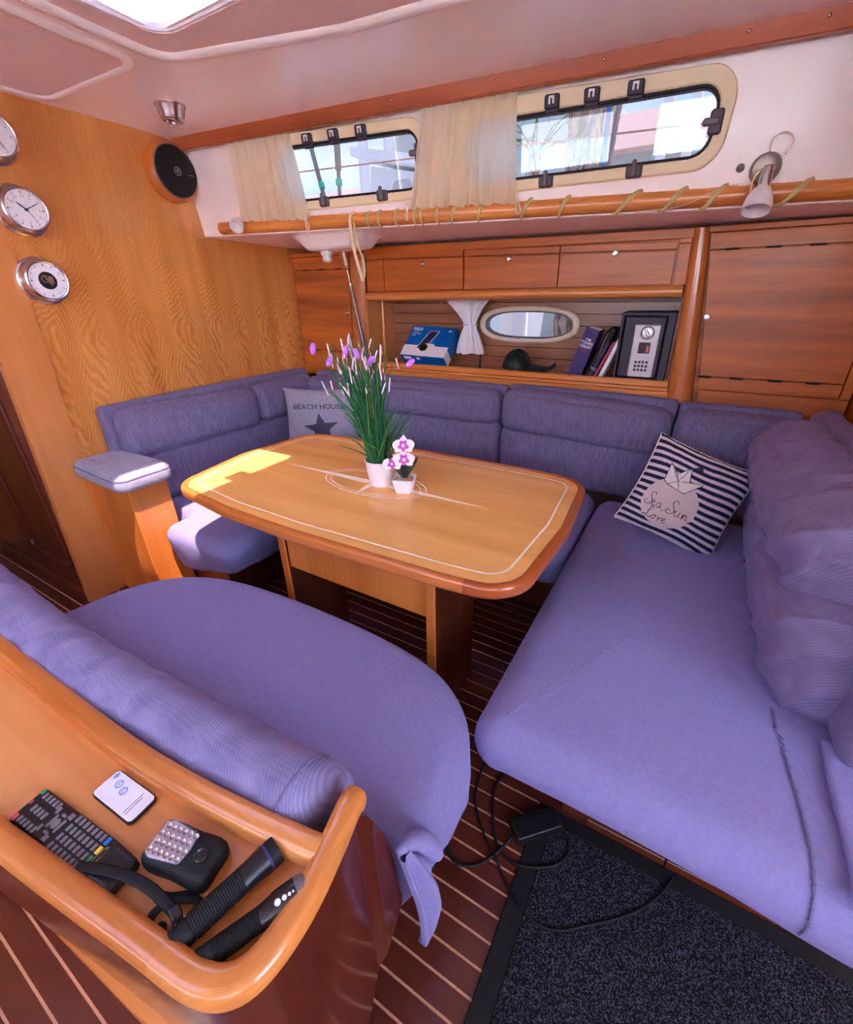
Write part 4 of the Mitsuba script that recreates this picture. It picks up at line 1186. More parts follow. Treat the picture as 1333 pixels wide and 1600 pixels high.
hull_cushion(ST + "behind the flowering grass, in the hull corner", -2.19, -0.838, 0.695, 0.715, 0.868, 0.885, 21)
hull_cushion(ST + "left of the striped pillow, below the shelf", -0.828, -0.045, 0.715, 0.650, 0.895, 0.872, 22)
hull_cushion(ST + "behind the striped pillow, below the tall locker", -0.035, 0.40, 0.655, 0.640, 0.872, 0.868, 23)

# the aft pair of corduroy cushions
aw = thing("back_cushion", "thick wrinkled corduroy back cushion with a big head roll, on the right", "back cushion", "back cushions of the settee")
def fa(p, n):
    w = (p[:, 1] + 0.75 * p[:, 2] + 0.05 * np.sin(9 * p[:, 1])) / 0.095 + 1.5 * (meshkit.fbm(p * 4.5, 2, 5) - 0.5)
    r = np.abs((w - np.floor(w)) - 0.5) * 2
    a = 0.25 + 0.75 * meshkit.noise(p * [9, 5, 9], 8)
    return 0.024 * (np.clip(1 - r * 1.5, 0, 1) ** 2 - 0.25) * a + 0.008 * (meshkit.fbm(p * 6, 3, 9) - 0.5)


part(aw, "body", xf(soft_box((0.20, 1.05, 0.32), 0.085, (0.03, 0, 0), (12, 70, 26), fa), rot([1, 0, 0], 0) @ rot([0, 1, 0], -8), (0.395, 1.53, 0.592)), "corduroy_y", smooth=True)
part(aw, "head_roll", xf(soft_box((0.215, 1.02, 0.245), 0.10, (0.03, 0, 0.01), (14, 70, 24), fa), rot([0, 0, 1], 1.5) @ rot([0, 1, 0], -8), (0.372, 1.59, 0.795)), "corduroy_y", smooth=True)
ab = thing("back_cushion", "flat corduroy backing cushion against the aft bulkhead, behind the thick one", "back cushion", "back cushions of the settee")
part(ab, "body", xf(soft_box((0.105, 1.36, 0.46), 0.04, (0.01, 0, 0.006), (8, 50, 20), folds((7, 6, 5), 0.006, 35)), None, (0.470, 1.585, 0.678)), "corduroy_y", smooth=True)

# ---- armrest at the end of the left arm
ar = thing("armrest", "wooden armrest box with a grey padded top at the end of the settee", "armrest")
part(ar, "box", join(box(-2.342, -1.968, 0.816, 0.834, 0.0, 0.620, 0.002), box(-1.985, -1.966, 0.816, 0.985, 0.0, 0.620, 0.004), box(-2.342, -1.968, 0.97, 0.985, 0.0, 0.620), box(-2.342, -1.97, 0.82, 0.98, 0.605, 0.622)), "armrest_wood")
pad_o = oval([(-2.345, 0.790), (-1.96, 0.772), (-1.925, 0.80), (-1.925, 0.985), (-1.96, 1.01), (-2.345, 1.015)], 0.03, 120)
part(ar, "pad", ring_slab(pad_o, [(-0.03, 0.6225), (-0.008, 0.625), (0.002, 0.637), (0.004, 0.660), (-0.002, 0.682), (-0.014, 0.696), (-0.035, 0.704), (-0.06, 0.706)]), "tweed", smooth=True)
part(ar, "piping", tube(np.c_[pad_o * 1.0, np.full(120, 0.675)], 0.003, 6, True), "velour", smooth=True)

# ================================================================ the bench with its tray back
bn = thing("bench", "varnished wooden bench back with a raised tray in the left foreground", "bench")
outer = np.array([(-1.62, -0.165), (-1.2, -0.103), (-0.9, -0.060), (-0.62, -0.022), (-0.48, -0.003), (-0.38, 0.011), (-0.320, 0.019), (-0.288, 0.030), (-0.266, 0.048), (-0.254, 0.072), (-0.249, 0.110), (-0.251, 0.150), (-0.258, 0.190), (-0.266, 0.225), (-0.274, 0.256)])
oc_ = spline(outer, 90)
tn = np.gradient(oc_, axis=0)
tn /= np.linalg.norm(tn, axis=1, keepdims=True)
nl = np.stack([-tn[:, 1], tn[:, 0]], 1)            # towards the tray
mid = oc_ + nl * 0.0175
ra = np.linspace(0, 2 * np.pi, 18, endpoint=False)
rail_prof = np.c_[0.0175 * np.sign(np.cos(ra)) * np.abs(np.cos(ra)) ** 0.7, 0.018 * np.sign(np.sin(ra)) * np.abs(np.sin(ra)) ** 0.7]
zt = np.full(90, 0.703)
i_joint = int(np.argmin(np.abs(oc_[:, 0] + 0.372) + np.abs(oc_[:, 1] - 0.012)))
part(bn, "side_rail", sweep(np.c_[mid, zt][: i_joint + 1], rail_prof), "rail_wood", smooth=50)
tail = np.c_[mid, zt][i_joint:]
ext = np.array([tail[-1] + d for d in ([-0.001, 0.010, 0.001], [-0.002, 0.020, -0.004], [-0.002, 0.028, -0.016], [-0.002, 0.034, -0.034], [-0.001, 0.040, -0.060])])
part(bn, "end_rail", sweep(np.vstack([tail, ext[:2]]), rail_prof), "rail_wood_y", smooth=50)
inner = np.array([(-1.70, 0.150), (-1.45, 0.140), (-1.145, 0.138), (-0.878, 0.141), (-0.656, 0.146), (-0.521, 0.157), (-0.40, 0.173), (-0.287, 0.193)])
ic = spline(inner, 60)
ia = np.linspace(0, 2 * np.pi, 18, endpoint=False)
part(bn, "back_rail", sweep(np.c_[ic, np.full(60, 0.703)], np.c_[0.019 * np.sign(np.cos(ia)) * np.abs(np.cos(ia)) ** 0.75, 0.018 * np.sign(np.sin(ia)) * np.abs(np.sin(ia)) ** 0.75]), "rail_wood", smooth=50)
board = np.vstack([mid[(mid[:, 0] < -0.2)][:-4], ic[::-1]])
part(bn, "tray_board", extrude(Polygon(board).buffer(0), 0.668, 0.690), "tray_wood")


def ribbon(path, zb, zt_, th_):
    """An upright panel along a plan path, of varying foot and head."""
    p = np.asarray(path, float)
    t = np.gradient(p, axis=0)
    t /= np.linalg.norm(t, axis=1, keepdims=True)
    n = np.stack([-t[:, 1], t[:, 0]], 1)
    a, b = p, p + n * th_
    zb, zt_ = np.broadcast_to(zb, (len(p),)), np.broadcast_to(zt_, (len(p),))
    P = np.stack([np.c_[a, zb], np.c_[a, zt_], np.c_[b, zt_], np.c_[b, zb]], 1)
    m = grid(P, False, True)
    k = len(p)
    f = [[0, 1, 2], [0, 2, 3]]
    e = (k - 1) * 4
    f2 = [[e, e + 2, e + 1], [e, e + 3, e + 2]]
    m = trimesh.Trimesh(m.vertices, np.vstack([m.faces, f, f2]), process=False)
    m.fix_normals()
    return m


pp = oc_ + nl * (0.006 + 0.026 * np.clip((-0.300 - oc_[:, 0]) / 0.09, 0, 1))[:, None]
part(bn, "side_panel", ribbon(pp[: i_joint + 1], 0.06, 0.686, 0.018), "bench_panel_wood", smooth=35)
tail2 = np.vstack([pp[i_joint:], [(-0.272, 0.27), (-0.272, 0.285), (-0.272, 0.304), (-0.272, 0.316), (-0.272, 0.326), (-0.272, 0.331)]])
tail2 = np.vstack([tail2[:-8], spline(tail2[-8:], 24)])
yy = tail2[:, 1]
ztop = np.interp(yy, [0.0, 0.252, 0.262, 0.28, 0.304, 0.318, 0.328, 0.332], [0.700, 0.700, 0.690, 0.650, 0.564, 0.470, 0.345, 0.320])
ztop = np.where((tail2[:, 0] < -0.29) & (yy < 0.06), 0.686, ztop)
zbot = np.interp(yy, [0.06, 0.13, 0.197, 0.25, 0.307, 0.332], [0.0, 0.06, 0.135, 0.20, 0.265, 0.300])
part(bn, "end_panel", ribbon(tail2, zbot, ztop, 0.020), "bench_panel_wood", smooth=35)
part(bn, "plinth", ribbon(np.array([(-1.62, -0.105), (-1.198, -0.053), (-0.706, -0.019), (-0.45, 0.012), (-0.38, 0.03)]) , 0.0, np.array([0.085, 0.085, 0.085, 0.085, 0.085]), 0.035), "rail_wood")
part(bn, "back_board", ribbon(np.c_[ic[:, 0], ic[:, 1] + 0.004], 0.30, 0.70, 0.012), "armrest_wood", smooth=35)
part(bn, "seat_box", join(box(-1.52, -0.42, 0.20, 0.60, 0.0, 0.33), box(-1.55, -0.33, 0.16, 0.66, 0.30, 0.335)), "base_wood")

bo = spline([(-1.62, 0.22), (-1.615, 0.40), (-1.585, 0.53), (-1.51, 0.655), (-1.38, 0.745), (-1.20, 0.79), (-0.95, 0.808), (-0.70, 0.806), (-0.50, 0.785), (-0.37, 0.735), (-0.285, 0.65), (-0.252, 0.55), (-0.252, 0.44), (-0.268, 0.372), (-0.325, 0.32), (-0.42, 0.26), (-0.55, 0.222), (-0.9, 0.175), (-1.3, 0.175)], 240, True)


def bench_hem(p, s):
    return 0.265 + 0.015 * np.sin(p[:, 0] * 9) + 0.02 * np.sin(p[:, 1] * 15)


bc = thing("bench_cushion", "purple cloth-covered half-round seat cushion of the bench in the left foreground", "seat cushion", "covered seats")
part(bc, "cover", draped(bo, 0.452, 0.06, 0.26, 0.006, 0.022, 9, 0.0, 14, 0.012, bench_hem), "cover_cloth", smooth=True)
# the gathered corner of the cover, hanging as a pleated tail from the knot beside the end panel
nv, nu = 40, 33
P = []
for k in range(nv):
    v = k / (nv - 1)
    L = [np.interp(v, [0, 0.25, 0.65, 1], q) for q in ([0.300, 0.308, 0.326, 0.345], [0.535, 0.428, 0.272, 0.128])]
    Rr = [np.interp(v, [0, 0.2, 0.45, 0.75, 0.92, 1], q) for q in ([0.316, 0.346, 0.382, 0.408, 0.392, 0.350], [0.545, 0.450, 0.325, 0.190, 0.125, 0.124])]
    u = np.linspace(0, 1, nu)
    yy_, zz_ = L[0] + (Rr[0] - L[0]) * u, L[1] + (Rr[1] - L[1]) * u
    pl = 0.012 * np.sin(u * 2 * np.pi * 1.3 + 0.9 + 0.8 * v) * min(1, v * 3 + 0.1) * (1 - 0.6 * v)
    x_ = -0.236 + 0.012 * math.sin(v * np.pi) + pl
    P.append(np.vstack([np.c_[x_, yy_, zz_], np.c_[x_[::-1] - 0.012, yy_[::-1], zz_[::-1]]]))
part(bc, "gathered_corner", grid(np.array(P), False, True), "cover_cloth", smooth=True)
for q, r_ in ((([-0.250, 0.303, 0.545], [-0.243, 0.335, 0.530], [-0.240, 0.372, 0.465], [-0.241, 0.405, 0.375], [-0.250, 0.432, 0.300]), 0.020), (([-0.250, 0.306, 0.525], [-0.240, 0.335, 0.470], [-0.238, 0.362, 0.400], [-0.244, 0.385, 0.330]), 0.013)):
    part(bc, "fold", tube(spline(q, 30), r_ * np.sin(np.pi * np.linspace(0.04, 0.97, 30)) ** 0.6, 14, False, 0.9), "cover_cloth", smooth=True)

# corduroy roll along the bench back
rl = thing("bench_back_roll", "long ribbed purple corduroy roll cushion lying along the bench back", "cushion")
nr = 150
cx_ = spline([(-1.74, 0.232), (-1.5, 0.226), (-1.2, 0.216), (-0.88, 0.222), (-0.6, 0.240), (-0.45, 0.252), (-0.325, 0.262)], nr)
u = np.linspace(0, 1, nr)
endr = np.clip((1 - u) / 0.035, 0, 1)
endr = np.sqrt(np.clip(1 - (1 - endr) ** 2, 0, 1))
P = []
ang = np.linspace(0, 2 * np.pi, 64, endpoint=False)
for k in range(nr):
    ca, sa = np.cos(ang), np.sin(ang)
    y_ = 0.070 * np.sign(ca) * np.abs(ca) ** 0.8
    z_ = 0.140 * np.sign(sa) * np.abs(sa) ** 0.75
    e = max(endr[k], 0.02)
    pts = np.c_[np.full(64, cx_[k, 0]), cx_[k, 1] + y_ * (0.35 + 0.65 * e), 0.590 + z_ * (0.5 + 0.5 * e)]
    lean = (pts[:, 2] - 0.59) * -0.12
    pts[:, 1] += lean
    ws = meshkit.fbm(np.c_[pts[:, 0] * 18 + 2.5 * (pts[:, 2] - 0.6) * 6, pts[:, 1] * 5, pts[:, 2] * 6], 3, 4)
    rid = np.clip(1 - np.abs(2 * ws - 1) * 2.4, 0, 1) ** 2
    amt = 0.010 * rid * (0.35 + 0.65 * u[k] * 0 + 0.5 * (1 - u[k]))
    pts[:, 1] += amt * ca
    pts[:, 2] += amt * sa
    P.append(pts)
P = np.array(P)
cap = P[-1].mean(0)
m = grid(P, False, True)
v = np.vstack([m.vertices, cap[None] + [0.004, 0, 0]])
f = np.vstack([m.faces, [[(nr - 1) * 64 + i, (nr - 1) * 64 + (i + 1) % 64, len(v) - 1] for i in range(64)]])
m = trimesh.Trimesh(v, f, process=False)
m.fix_normals()
part(rl, "cover", m, "corduroy_x", smooth=True)
sp__ = P[-8]
part(rl, "end_seam", tube(sp__[8:40], 0.0025, 6), "velour", smooth=True)
# ================================================================ the saloon table
tb = thing("saloon_table", "orange varnished saloon table with rounded corners and pale inlaid lines", "table")
TX0, TX1, TY0, TY1, TZ = -1.725, -0.232, 0.795, 1.652, 0.70


def table_outline(grow=0.0, n=320):
    pts = [(TX0 + 0.07, TY0 + 0.05), (TX0 + 0.42, TY0 + 0.004), (-0.98, TY0 - 0.006), (TX1 - 0.22, TY0 + 0.01), (TX1 - 0.02, TY0 + 0.03), (TX1, (TY0 + TY1) / 2), (TX1 - 0.03, TY1 - 0.02), (TX1 - 0.3, TY1), (-0.98, TY1 + 0.004), (TX0 + 0.3, TY1), (TX0 + 0.045, TY1 - 0.02), (TX0, (TY0 + TY1) / 2)]
    p = Polygon(pts).buffer(0.0)
    p = p.buffer(-0.13).buffer(0.13 + grow, quad_segs=16)
    return resample(np.array(p.exterior.coords)[:-1], n)


o = table_outline()
part(tb, "top", ring_slab(table_outline(-0.026), [(0, 0.668), (0, 0.7002)]), "table_wood")
# solid-wood edge: near and far side in pale orange, both ends in red
co = table_outline(-0.013)
hgt = 0.019
ea = np.linspace(0, 2 * np.pi, 16, endpoint=False)
prof = np.c_[0.0145 * np.sign(np.cos(ea)) * np.abs(np.cos(ea)) ** 0.6, hgt * np.sign(np.sin(ea)) * np.abs(np.sin(ea)) ** 0.7]
full = np.c_[co, np.full(len(co), TZ + 0.003 - hgt)]
lab = np.where(co[:, 0] > -0.385, 1, np.where(co[:, 0] < -1.50, 2, np.where(co[:, 1] < 1.2, 3, 4)))
start = int(np.argmax((lab != np.roll(lab, 1))))
full, lab = np.roll(full, -start, 0), np.roll(lab, -start)
runs, s0 = [], 0
for k in range(1, len(lab) + 1):
    if k == len(lab) or lab[k] != lab[s0]:
        runs.append((s0, k))
        s0 = k
for a_, b_ in runs:
    seg = np.vstack([full[a_:b_], full[b_ % len(full)][None]])
    ended = lab[a_] == 1
    part(tb, "edge", sweep(seg, prof), "table_end_wood" if ended else "table_edge_wood", smooth=45, label="reddish solid wood end with rounded corners" if ended else None)
# pale inlaid border and compass star, let in flush
il = table_outline(-0.062)
part(tb, "border_inlay", ring_slab(il, [(0, 0.6995), (0, 0.7006), (-0.0045, 0.7006), (-0.0045, 0.6995)]) if False else grid(np.stack([np.c_[il, np.full(len(il), 0.7007)], np.c_[table_outline(-0.0685), np.full(len(il), 0.7007)]]), False, True), "paint_inlay", label="thin pale inlaid border line")
cx0, cy0 = -0.975, 1.232
st = thing if False else None
star = []
for L_, W_, dx, dy in ((0.475, 0.017, 1, 0), (0.475, 0.017, -1, 0), (0.125, 0.011, 0, -1), (0.125, 0.011, 0, 1)):
    star.append(extrude([(cx0 + dx * L_, cy0 + dy * L_), (cx0 + dx * 0.03 - dy * W_, cy0 + dy * 0.03 + dx * W_), (cx0, cy0), (cx0 + dx * 0.03 + dy * W_, cy0 + dy * 0.03 - dx * W_)], 0.6995, 0.7007))
for k, s_ in enumerate(star):
    part(tb, "star_point", s_, "paint_inlay")
tq = np.linspace(0, 2 * np.pi, 90, endpoint=False)
for rx_, ry_, w in ((0.225, 0.115, 0.006), (0.203, 0.097, 0.0045)):
    part(tb, "star_ring", grid(np.stack([np.c_[cx0 + rx_ * np.cos(tq), cy0 + ry_ * np.sin(tq), np.full(90, 0.7007)], np.c_[cx0 + (rx_ - w) * np.cos(tq), cy0 + (ry_ - w) * np.sin(tq), np.full(90, 0.7007)]]), False, True), "paint_inlay")
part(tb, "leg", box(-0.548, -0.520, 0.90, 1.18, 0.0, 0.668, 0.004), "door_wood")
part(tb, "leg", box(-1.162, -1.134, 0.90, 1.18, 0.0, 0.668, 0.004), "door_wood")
part(tb, "leg_edge", box(-0.550, -0.518, 0.893, 0.902, 0.0, 0.668, 0.003), "armrest_wood")
part(tb, "leg_edge", box(-1.164, -1.132, 0.893, 0.902, 0.0, 0.668, 0.003), "armrest_wood")
part(tb, "apron", box(-1.134, -0.548, 0.906, 0.924, 0.456, 0.668, 0.003), "armrest_wood")
part(tb, "apron", box(-1.134, -0.548, 1.150, 1.168, 0.456, 0.668, 0.003), "armrest_wood")
part(tb, "bearer", box(-1.62, -0.32, 1.00, 1.06, 0.630, 0.668, 0.003), "base_wood")
# ================================================================ scatter pillows


def pillow_fn(w, h, th, seed, crumple=0.012):
    """Maps (u, v) in [-1, 1]^2 on the front (side +1) or back (-1) of a stuffed pillow."""

    def f(u, v, side=1.0, lift=0.0):
        u, v = np.asarray(u, float), np.asarray(v, float)
        x = u * (1 - 0.075 * (1 - v * v) * np.abs(u) ** 2) * w / 2
        y = v * (1 - 0.075 * (1 - u * u) * np.abs(v) ** 2) * h / 2
        b = (np.clip(1 - u ** 4, 0, 1) * np.clip(1 - v ** 4, 0, 1)) ** 0.55
        q = np.stack([u * 1.9, v * 1.9, np.full_like(u, seed * 1.7 + side)], -1)
        c = crumple * ((meshkit.fbm(q, 3, seed) - 0.5) * 2.2 * b + (meshkit.fbm(q * [2.5, 0.8, 1], 2, seed + 3) - 0.5) * 1.2)
        return np.stack([x, y, side * (th / 2 * b) + c + side * lift], -1)

    return f


def pillow(label, f, R, t, front, back, cat="pillow", n=44, piping=None):
    k = thing("scatter_pillow", label, cat, "scatter pillows on the settee")
    g = np.linspace(-1, 1, n)
    u, v = np.meshgrid(g, g, indexing="ij")
    uv = np.stack([u, v], -1).reshape(-1, 2) * 0.5 + 0.5
    part(k, "front", xf(grid(f(u, v, 1.0)), R, t), front, smooth=True, uv=uv)
    m = grid(f(u, v, -1.0))
    part(k, "back", xf(trimesh.Trimesh(m.vertices, m.faces[:, ::-1], process=False), R, t), back, smooth=True, uv=uv)
    if piping:
        e = np.linspace(-1, 1, 60)
        ring = np.vstack([np.c_[e, -np.ones(60)], np.c_[np.ones(60), e], np.c_[e[::-1], np.ones(60)], np.c_[-np.ones(60), e[::-1]]])
        p = f(ring[:, 0], ring[:, 1], 1.0)
        keep = np.r_[True, np.linalg.norm(np.diff(p, axis=0), axis=1) > 1e-6]
        part(k, "piping", xf(tube(p[keep][:-1], 0.0028, 6, True), R, t), piping, smooth=True)
    return k


def printed(m, f, cu, cv, su, lift=0.0008):
    """Wraps flat lettering (x, y, z) in units of the half width onto the pillow front."""
    m = m.subdivide_to_size(0.05) if m.area > 0 else m
    v = np.array(m.vertices)
    p = f(cu + v[:, 0] * su, cv + v[:, 1] * su, 1.0, lift)
    p[:, 2] += v[:, 2] * 0.0006
    return trimesh.Trimesh(p, m.faces, process=False)


def sailor_print(p, n, uv):
    u, v = uv.x * 2 - 1, uv.y * 2 - 1
    s = v * 6.9 + 0.10 * dr.sin(u * 5 + v * 3)
    fr_ = s - dr.floor(s)
    stripe = smoothstep(0.42, 0.46, fr_) * (1 - smoothstep(0.94, 0.98, fr_))
    navy = mix(lin(206, 190, 196), lin(40, 38, 66), stripe)
    d = dr.sqrt(dr.square(u + 0.24) + dr.square(v + 0.30))
    return mix(lin(210, 188, 182), navy, smoothstep(0.525, 0.535, d))


mat("sailor_print", base_color=mikit.proc(sailor_print), roughness=0.9, specular=0.1)
PR = np.array([[0.948, 0.259, 0.188], [0.048, 0.466, -0.884], [-0.316, 0.846, 0.429]])
pf = pillow_fn(0.365, 0.365, 0.105, 3)
PT = np.array([0.058, 1.800, 0.637])
sp1 = pillow("navy and white striped pillow with a paper boat print, leaning on the corduroy cushion", pf, PR, PT, "sailor_print", "sailor_print", piping="paint_cord_white")


def stroke(pts, r=0.0016, smooth=True, name="print_line"):
    p = np.asarray(pts, float)
    q = spline(np.c_[p, p[:, 0] * 0], max(12, len(p) * 8))[:, :2] if smooth and len(p) > 2 else np.vstack([np.linspace(p[i], p[i + 1], 8) for i in range(len(p) - 1)])
    w = pf(q[:, 0], q[:, 1], 1.0, 0.0006)
    part(sp1, name, xf(tube(w, r, 6, False, 0.5, up=(0, 0, 1)), PR, PT), "paint_ink_navy")


def patch(poly, bs, name, lift):
    m = extrude(Polygon(poly), 0, 0.001)
    m = m.subdivide_to_size(0.06)
    v = np.array(m.vertices)
    part(sp1, name, xf(trimesh.Trimesh(pf(v[:, 0], v[:, 1], 1.0, lift) + np.c_[v[:, 0] * 0, v[:, 0] * 0, v[:, 2] * 0.5], m.faces, process=False), PR, PT), bs)


patch([(-0.55, 0.11), (-0.58, 0.48), (-0.37, 0.31), (-0.19, 0.55), (-0.11, 0.25), (0.14, 0.31), (-0.10, 0.0), (-0.45, 0.06)], "paint_cord_white", "paper_boat", 0.0005)
for s_ in ([(-0.45, 0.06), (-0.55, 0.11), (-0.58, 0.48), (-0.30, 0.19)], [(-0.58, 0.48), (-0.37, 0.31), (-0.19, 0.55), (-0.11, 0.25)], [(-0.37, 0.31), (-0.30, 0.19), (-0.19, 0.55)], [(-0.45, 0.06), (-0.30, 0.19), (0.14, 0.31), (-0.10, 0.0), (-0.45, 0.06)], [(-0.30, 0.19), (-0.22, 0.03)]):
    stroke(s_, 0.0014, False, "boat_line")
patch([(-0.16, 0.56), (-0.04, 0.67), (0.02, 0.56)], "paint_ink_navy", "pennant", 0.0006)


def script(u0, v0, s, strokes_):
    for st_ in strokes_:
        stroke([(u0 + x * s, v0 + y * s - x * s * 0.02) for x, y in st_], 0.0013, True, "script")


S_ = [(0.55, 1.0), (0.42, 1.18), (0.22, 1.10), (0.22, 0.80), (0.42, 0.55), (0.46, 0.25), (0.22, 0.02), (-0.06, 0.12), (-0.02, 0.32), (0.2, 0.28)]
E_ = lambda x: [(x, 0.2), (x + 0.2, 0.35), (x + 0.22, 0.5), (x + 0.10, 0.52), (x + 0.04, 0.25), (x + 0.18, 0.05), (x + 0.36, 0.2)]
A_ = lambda x: [(x + 0.34, 0.45), (x + 0.16, 0.5), (x + 0.04, 0.22), (x + 0.16, 0.04), (x + 0.34, 0.3), (x + 0.36, 0.46), (x + 0.36, 0.1), (x + 0.5, 0.1)]
U_ = lambda x: [(x, 0.3), (x + 0.06, 0.48), (x + 0.08, 0.12), (x + 0.22, 0.04), (x + 0.36, 0.3), (x + 0.38, 0.48), (x + 0.38, 0.12), (x + 0.5, 0.12)]
N_ = lambda x: [(x, 0.12), (x + 0.04, 0.46), (x + 0.06, 0.06), (x + 0.14, 0.38), (x + 0.28, 0.46), (x + 0.32, 0.10), (x + 0.46, 0.12)]
L_ = [(0.1, 0.62), (0.3, 0.7), (0.52, 1.05), (0.46, 1.2), (0.32, 1.1), (0.28, 0.5), (0.14, 0.1), (-0.06, 0.08), (0.0, 0.24), (0.3, 0.1), (0.6, 0.06), (0.7, 0.2)]
O_ = lambda x: [(x + 0.2, 0.46), (x + 0.04, 0.3), (x + 0.1, 0.06), (x + 0.28, 0.1), (x + 0.3, 0.36), (x + 0.2, 0.46), (x + 0.42, 0.42)]
V_ = lambda x: [(x, 0.44), (x + 0.10, 0.4), (x + 0.14, 0.06), (x + 0.30, 0.44), (x + 0.42, 0.42)]
script(-0.67, -0.47, 0.24, [S_, E_(0.5), A_(0.95), [(1.62, 0.08), (1.58, -0.10)]])
script(-0.22, -0.49, 0.26, [S_, U_(0.55), N_(1.15), [(1.78, 0.08), (1.74, -0.10)]])
script(-0.57, -0.73, 0.22, [L_, O_(0.72), V_(1.2), E_(1.66), [(2.2, 0.05), (2.22, 0.08), (2.24, 0.05)]])

bf = pillow_fn(0.46, 0.40, 0.11, 8, 0.010)
zz_ = np.array([0.46, -0.86, 0.22])
BR = axes(zz_, (0.88, 0.47, 0.0))
BT = np.array([-1.905, 1.955, 0.655])
sp2 = pillow("grey tweed pillow with the words BEACH HOUSE and a dark star, in the settee corner", bf, BR, BT, "tweed", "tweed")
m = text("BEACH HOUSE", 0.142, 0.002, True)
part(sp2, "lettering", xf(printed(m, bf, -0.02, 0.44, 1.0), BR, BT), "paint_ink_navy")
a5 = np.linspace(0, 2 * np.pi, 11)[:-1] + np.pi / 2 + 0.12
stp = np.c_[np.cos(a5), np.sin(a5)] * np.where(np.arange(10) % 2, 0.20, 0.48)[:, None]
m = extrude(stp, 0, 0.002)
part(sp2, "star", xf(printed(m, bf, 0.02, -0.22, 1.0), BR, BT), "paint_ink_navy")

# ================================================================ plants on the table
gp = thing("potted_grass", "tall green artificial grass with lilac flower tips in a white pot, on the table", "potted plant")
GX, GY, GZ = -0.945, 1.240, 0.7008
part(gp, "pot", xf(lathe([(0, 0), (0.040, 0), (0.043, 0.004), (0.057, 0.094), (0.058, 0.098), (0.0555, 0.099), (0.053, 0.094), (0.05, 0.07), (0, 0.068)], 48), None, (GX, GY, GZ)), "ceramic", smooth=35)
part(gp, "soil", xf(lathe([(0, 0.082), (0.052, 0.080), (0.052, 0.076), (0, 0.076)], 32), None, (GX, GY, GZ)), "black_rubber")
rng = np.random.default_rng(5)
for _k, _c in dict(grass_a=(54, 112, 66), grass_b=(96, 138, 74), grass_c=(40, 92, 66), straw=(196, 164, 104)).items():
    scene[_k] = {"type": "principledthin", "base_color": rgb(*lin(*_c)), "roughness": 0.5, "diff_trans": 0.5, "spec_trans": 0.0}
mat("lilac", base_color=rgb(*lin(232, 202, 224)), roughness=0.7)
mat("violet_bud", base_color=rgb(*lin(196, 112, 222)), roughness=0.6)
right_ax = np.array([0.856, 0.517, 0])


def blade(base, tip, w, bend):
    n = 9
    s = np.linspace(0, 1, n)[:, None]
    mid = (base + tip) / 2 + bend
    p = base * (1 - s) ** 2 + mid * 2 * s * (1 - s) + tip * s ** 2
    t = np.gradient(p, axis=0)
    side = np.cross(t, np.array([0.517, -0.856, 0.3]))
    side /= np.linalg.norm(side, axis=1, keepdims=True) + 1e-9
    ww = w * np.sqrt(np.clip(1 - s ** 3, 0, 1)) + 0.0003
    return grid(np.stack([p - side * ww, p + side * ww], 1)), p


blades = {"grass_a": [], "grass_b": [], "grass_c": [], "straw": []}
tips = []
for k in range(175):
    a = rng.uniform(0, 2 * np.pi)
    r0 = 0.042 * math.sqrt(rng.uniform(0, 1))
    base = np.array([GX + r0 * math.cos(a), GY + r0 * math.sin(a), GZ + 0.075])
    tall = k < 105
    if tall:
        sp = rng.normal(0, 1, 2)
        off = right_ax * (-0.055 + 0.058 * sp[0]) + np.array([0.517, -0.856, 0]) * 0.05 * sp[1]
        hgt_ = rng.uniform(0.31, 0.45) - 0.25 * abs(off @ right_ax + 0.05)
        tip = np.array([GX, GY, GZ + 0.09 + hgt_]) + off
        tips.append(tip)
        w = rng.uniform(0.0014, 0.0024)
    else:
        b_ = rng.uniform(0, 2 * np.pi)
        rr = rng.uniform(0.06, 0.17)
        tip = np.array([GX, GY, GZ + rng.uniform(0.16, 0.30)]) + right_ax * rr * math.cos(b_) + np.array([0.517, -0.856, 0]) * rr * 0.7 * math.sin(b_)
        w = rng.uniform(0.0012, 0.0022)
    bend = (base - tip) * np.array([0.25, 0.25, -0.06])
    m, p = blade(base, tip, w, bend)
    blades[["grass_a", "grass_b", "grass_a", "grass_c", "grass_b", "grass_c", "grass_a", "straw"][k % 8 if k % 8 < 7 or k % 24 == 7 else 0]].append(m)
for key, ms in blades.items():
    bl = part(gp, "grass_blades", join(*ms), key, smooth=True)
    labels[bl] = {"kind": "stuff"}
for k, tip in enumerate(tips[:56]):
    d = np.array([rng.normal(0, 0.25), rng.normal(0, 0.2), 1.0]) + (tip - np.array([GX, GY, GZ + 0.1])) * [1.6, 1.6, 0]
    d /= np.linalg.norm(d)
    L0 = rng.uniform(0.035, 0.065)
    c0 = tip - d * 0.055
    part(gp, "flower_spike", tube(np.array([c0 + d * s for s in np.linspace(0, L0, 8)]), np.interp(np.linspace(0, 1, 8), [0, 0.1, 0.9, 1], [0.0010, 0.0026, 0.0028, 0.0010]), 7), "lilac", smooth=True)
for (rx_, h_, tl) in ((-0.190, 0.480, 0.3), (-0.140, 0.440, 0.9), (-0.085, 0.470, 0.5), (-0.050, 0.462, -0.5), (-0.005, 0.440, 1.2), (0.125, 0.430, 1.4)):
    c0 = np.array([GX, GY, GZ + 0.01 + h_]) + right_ax * rx_ + np.array([0.517, -0.856, 0]) * 0.03
    b_ = trimesh.creation.icosphere(2, 1.0)
    b_.apply_scale([0.010, 0.010, 0.019])
    part(gp, "violet_bud", xf(b_, rot([0.517, -0.856, 0], -35 * tl), c0), "violet_bud", smooth=True)

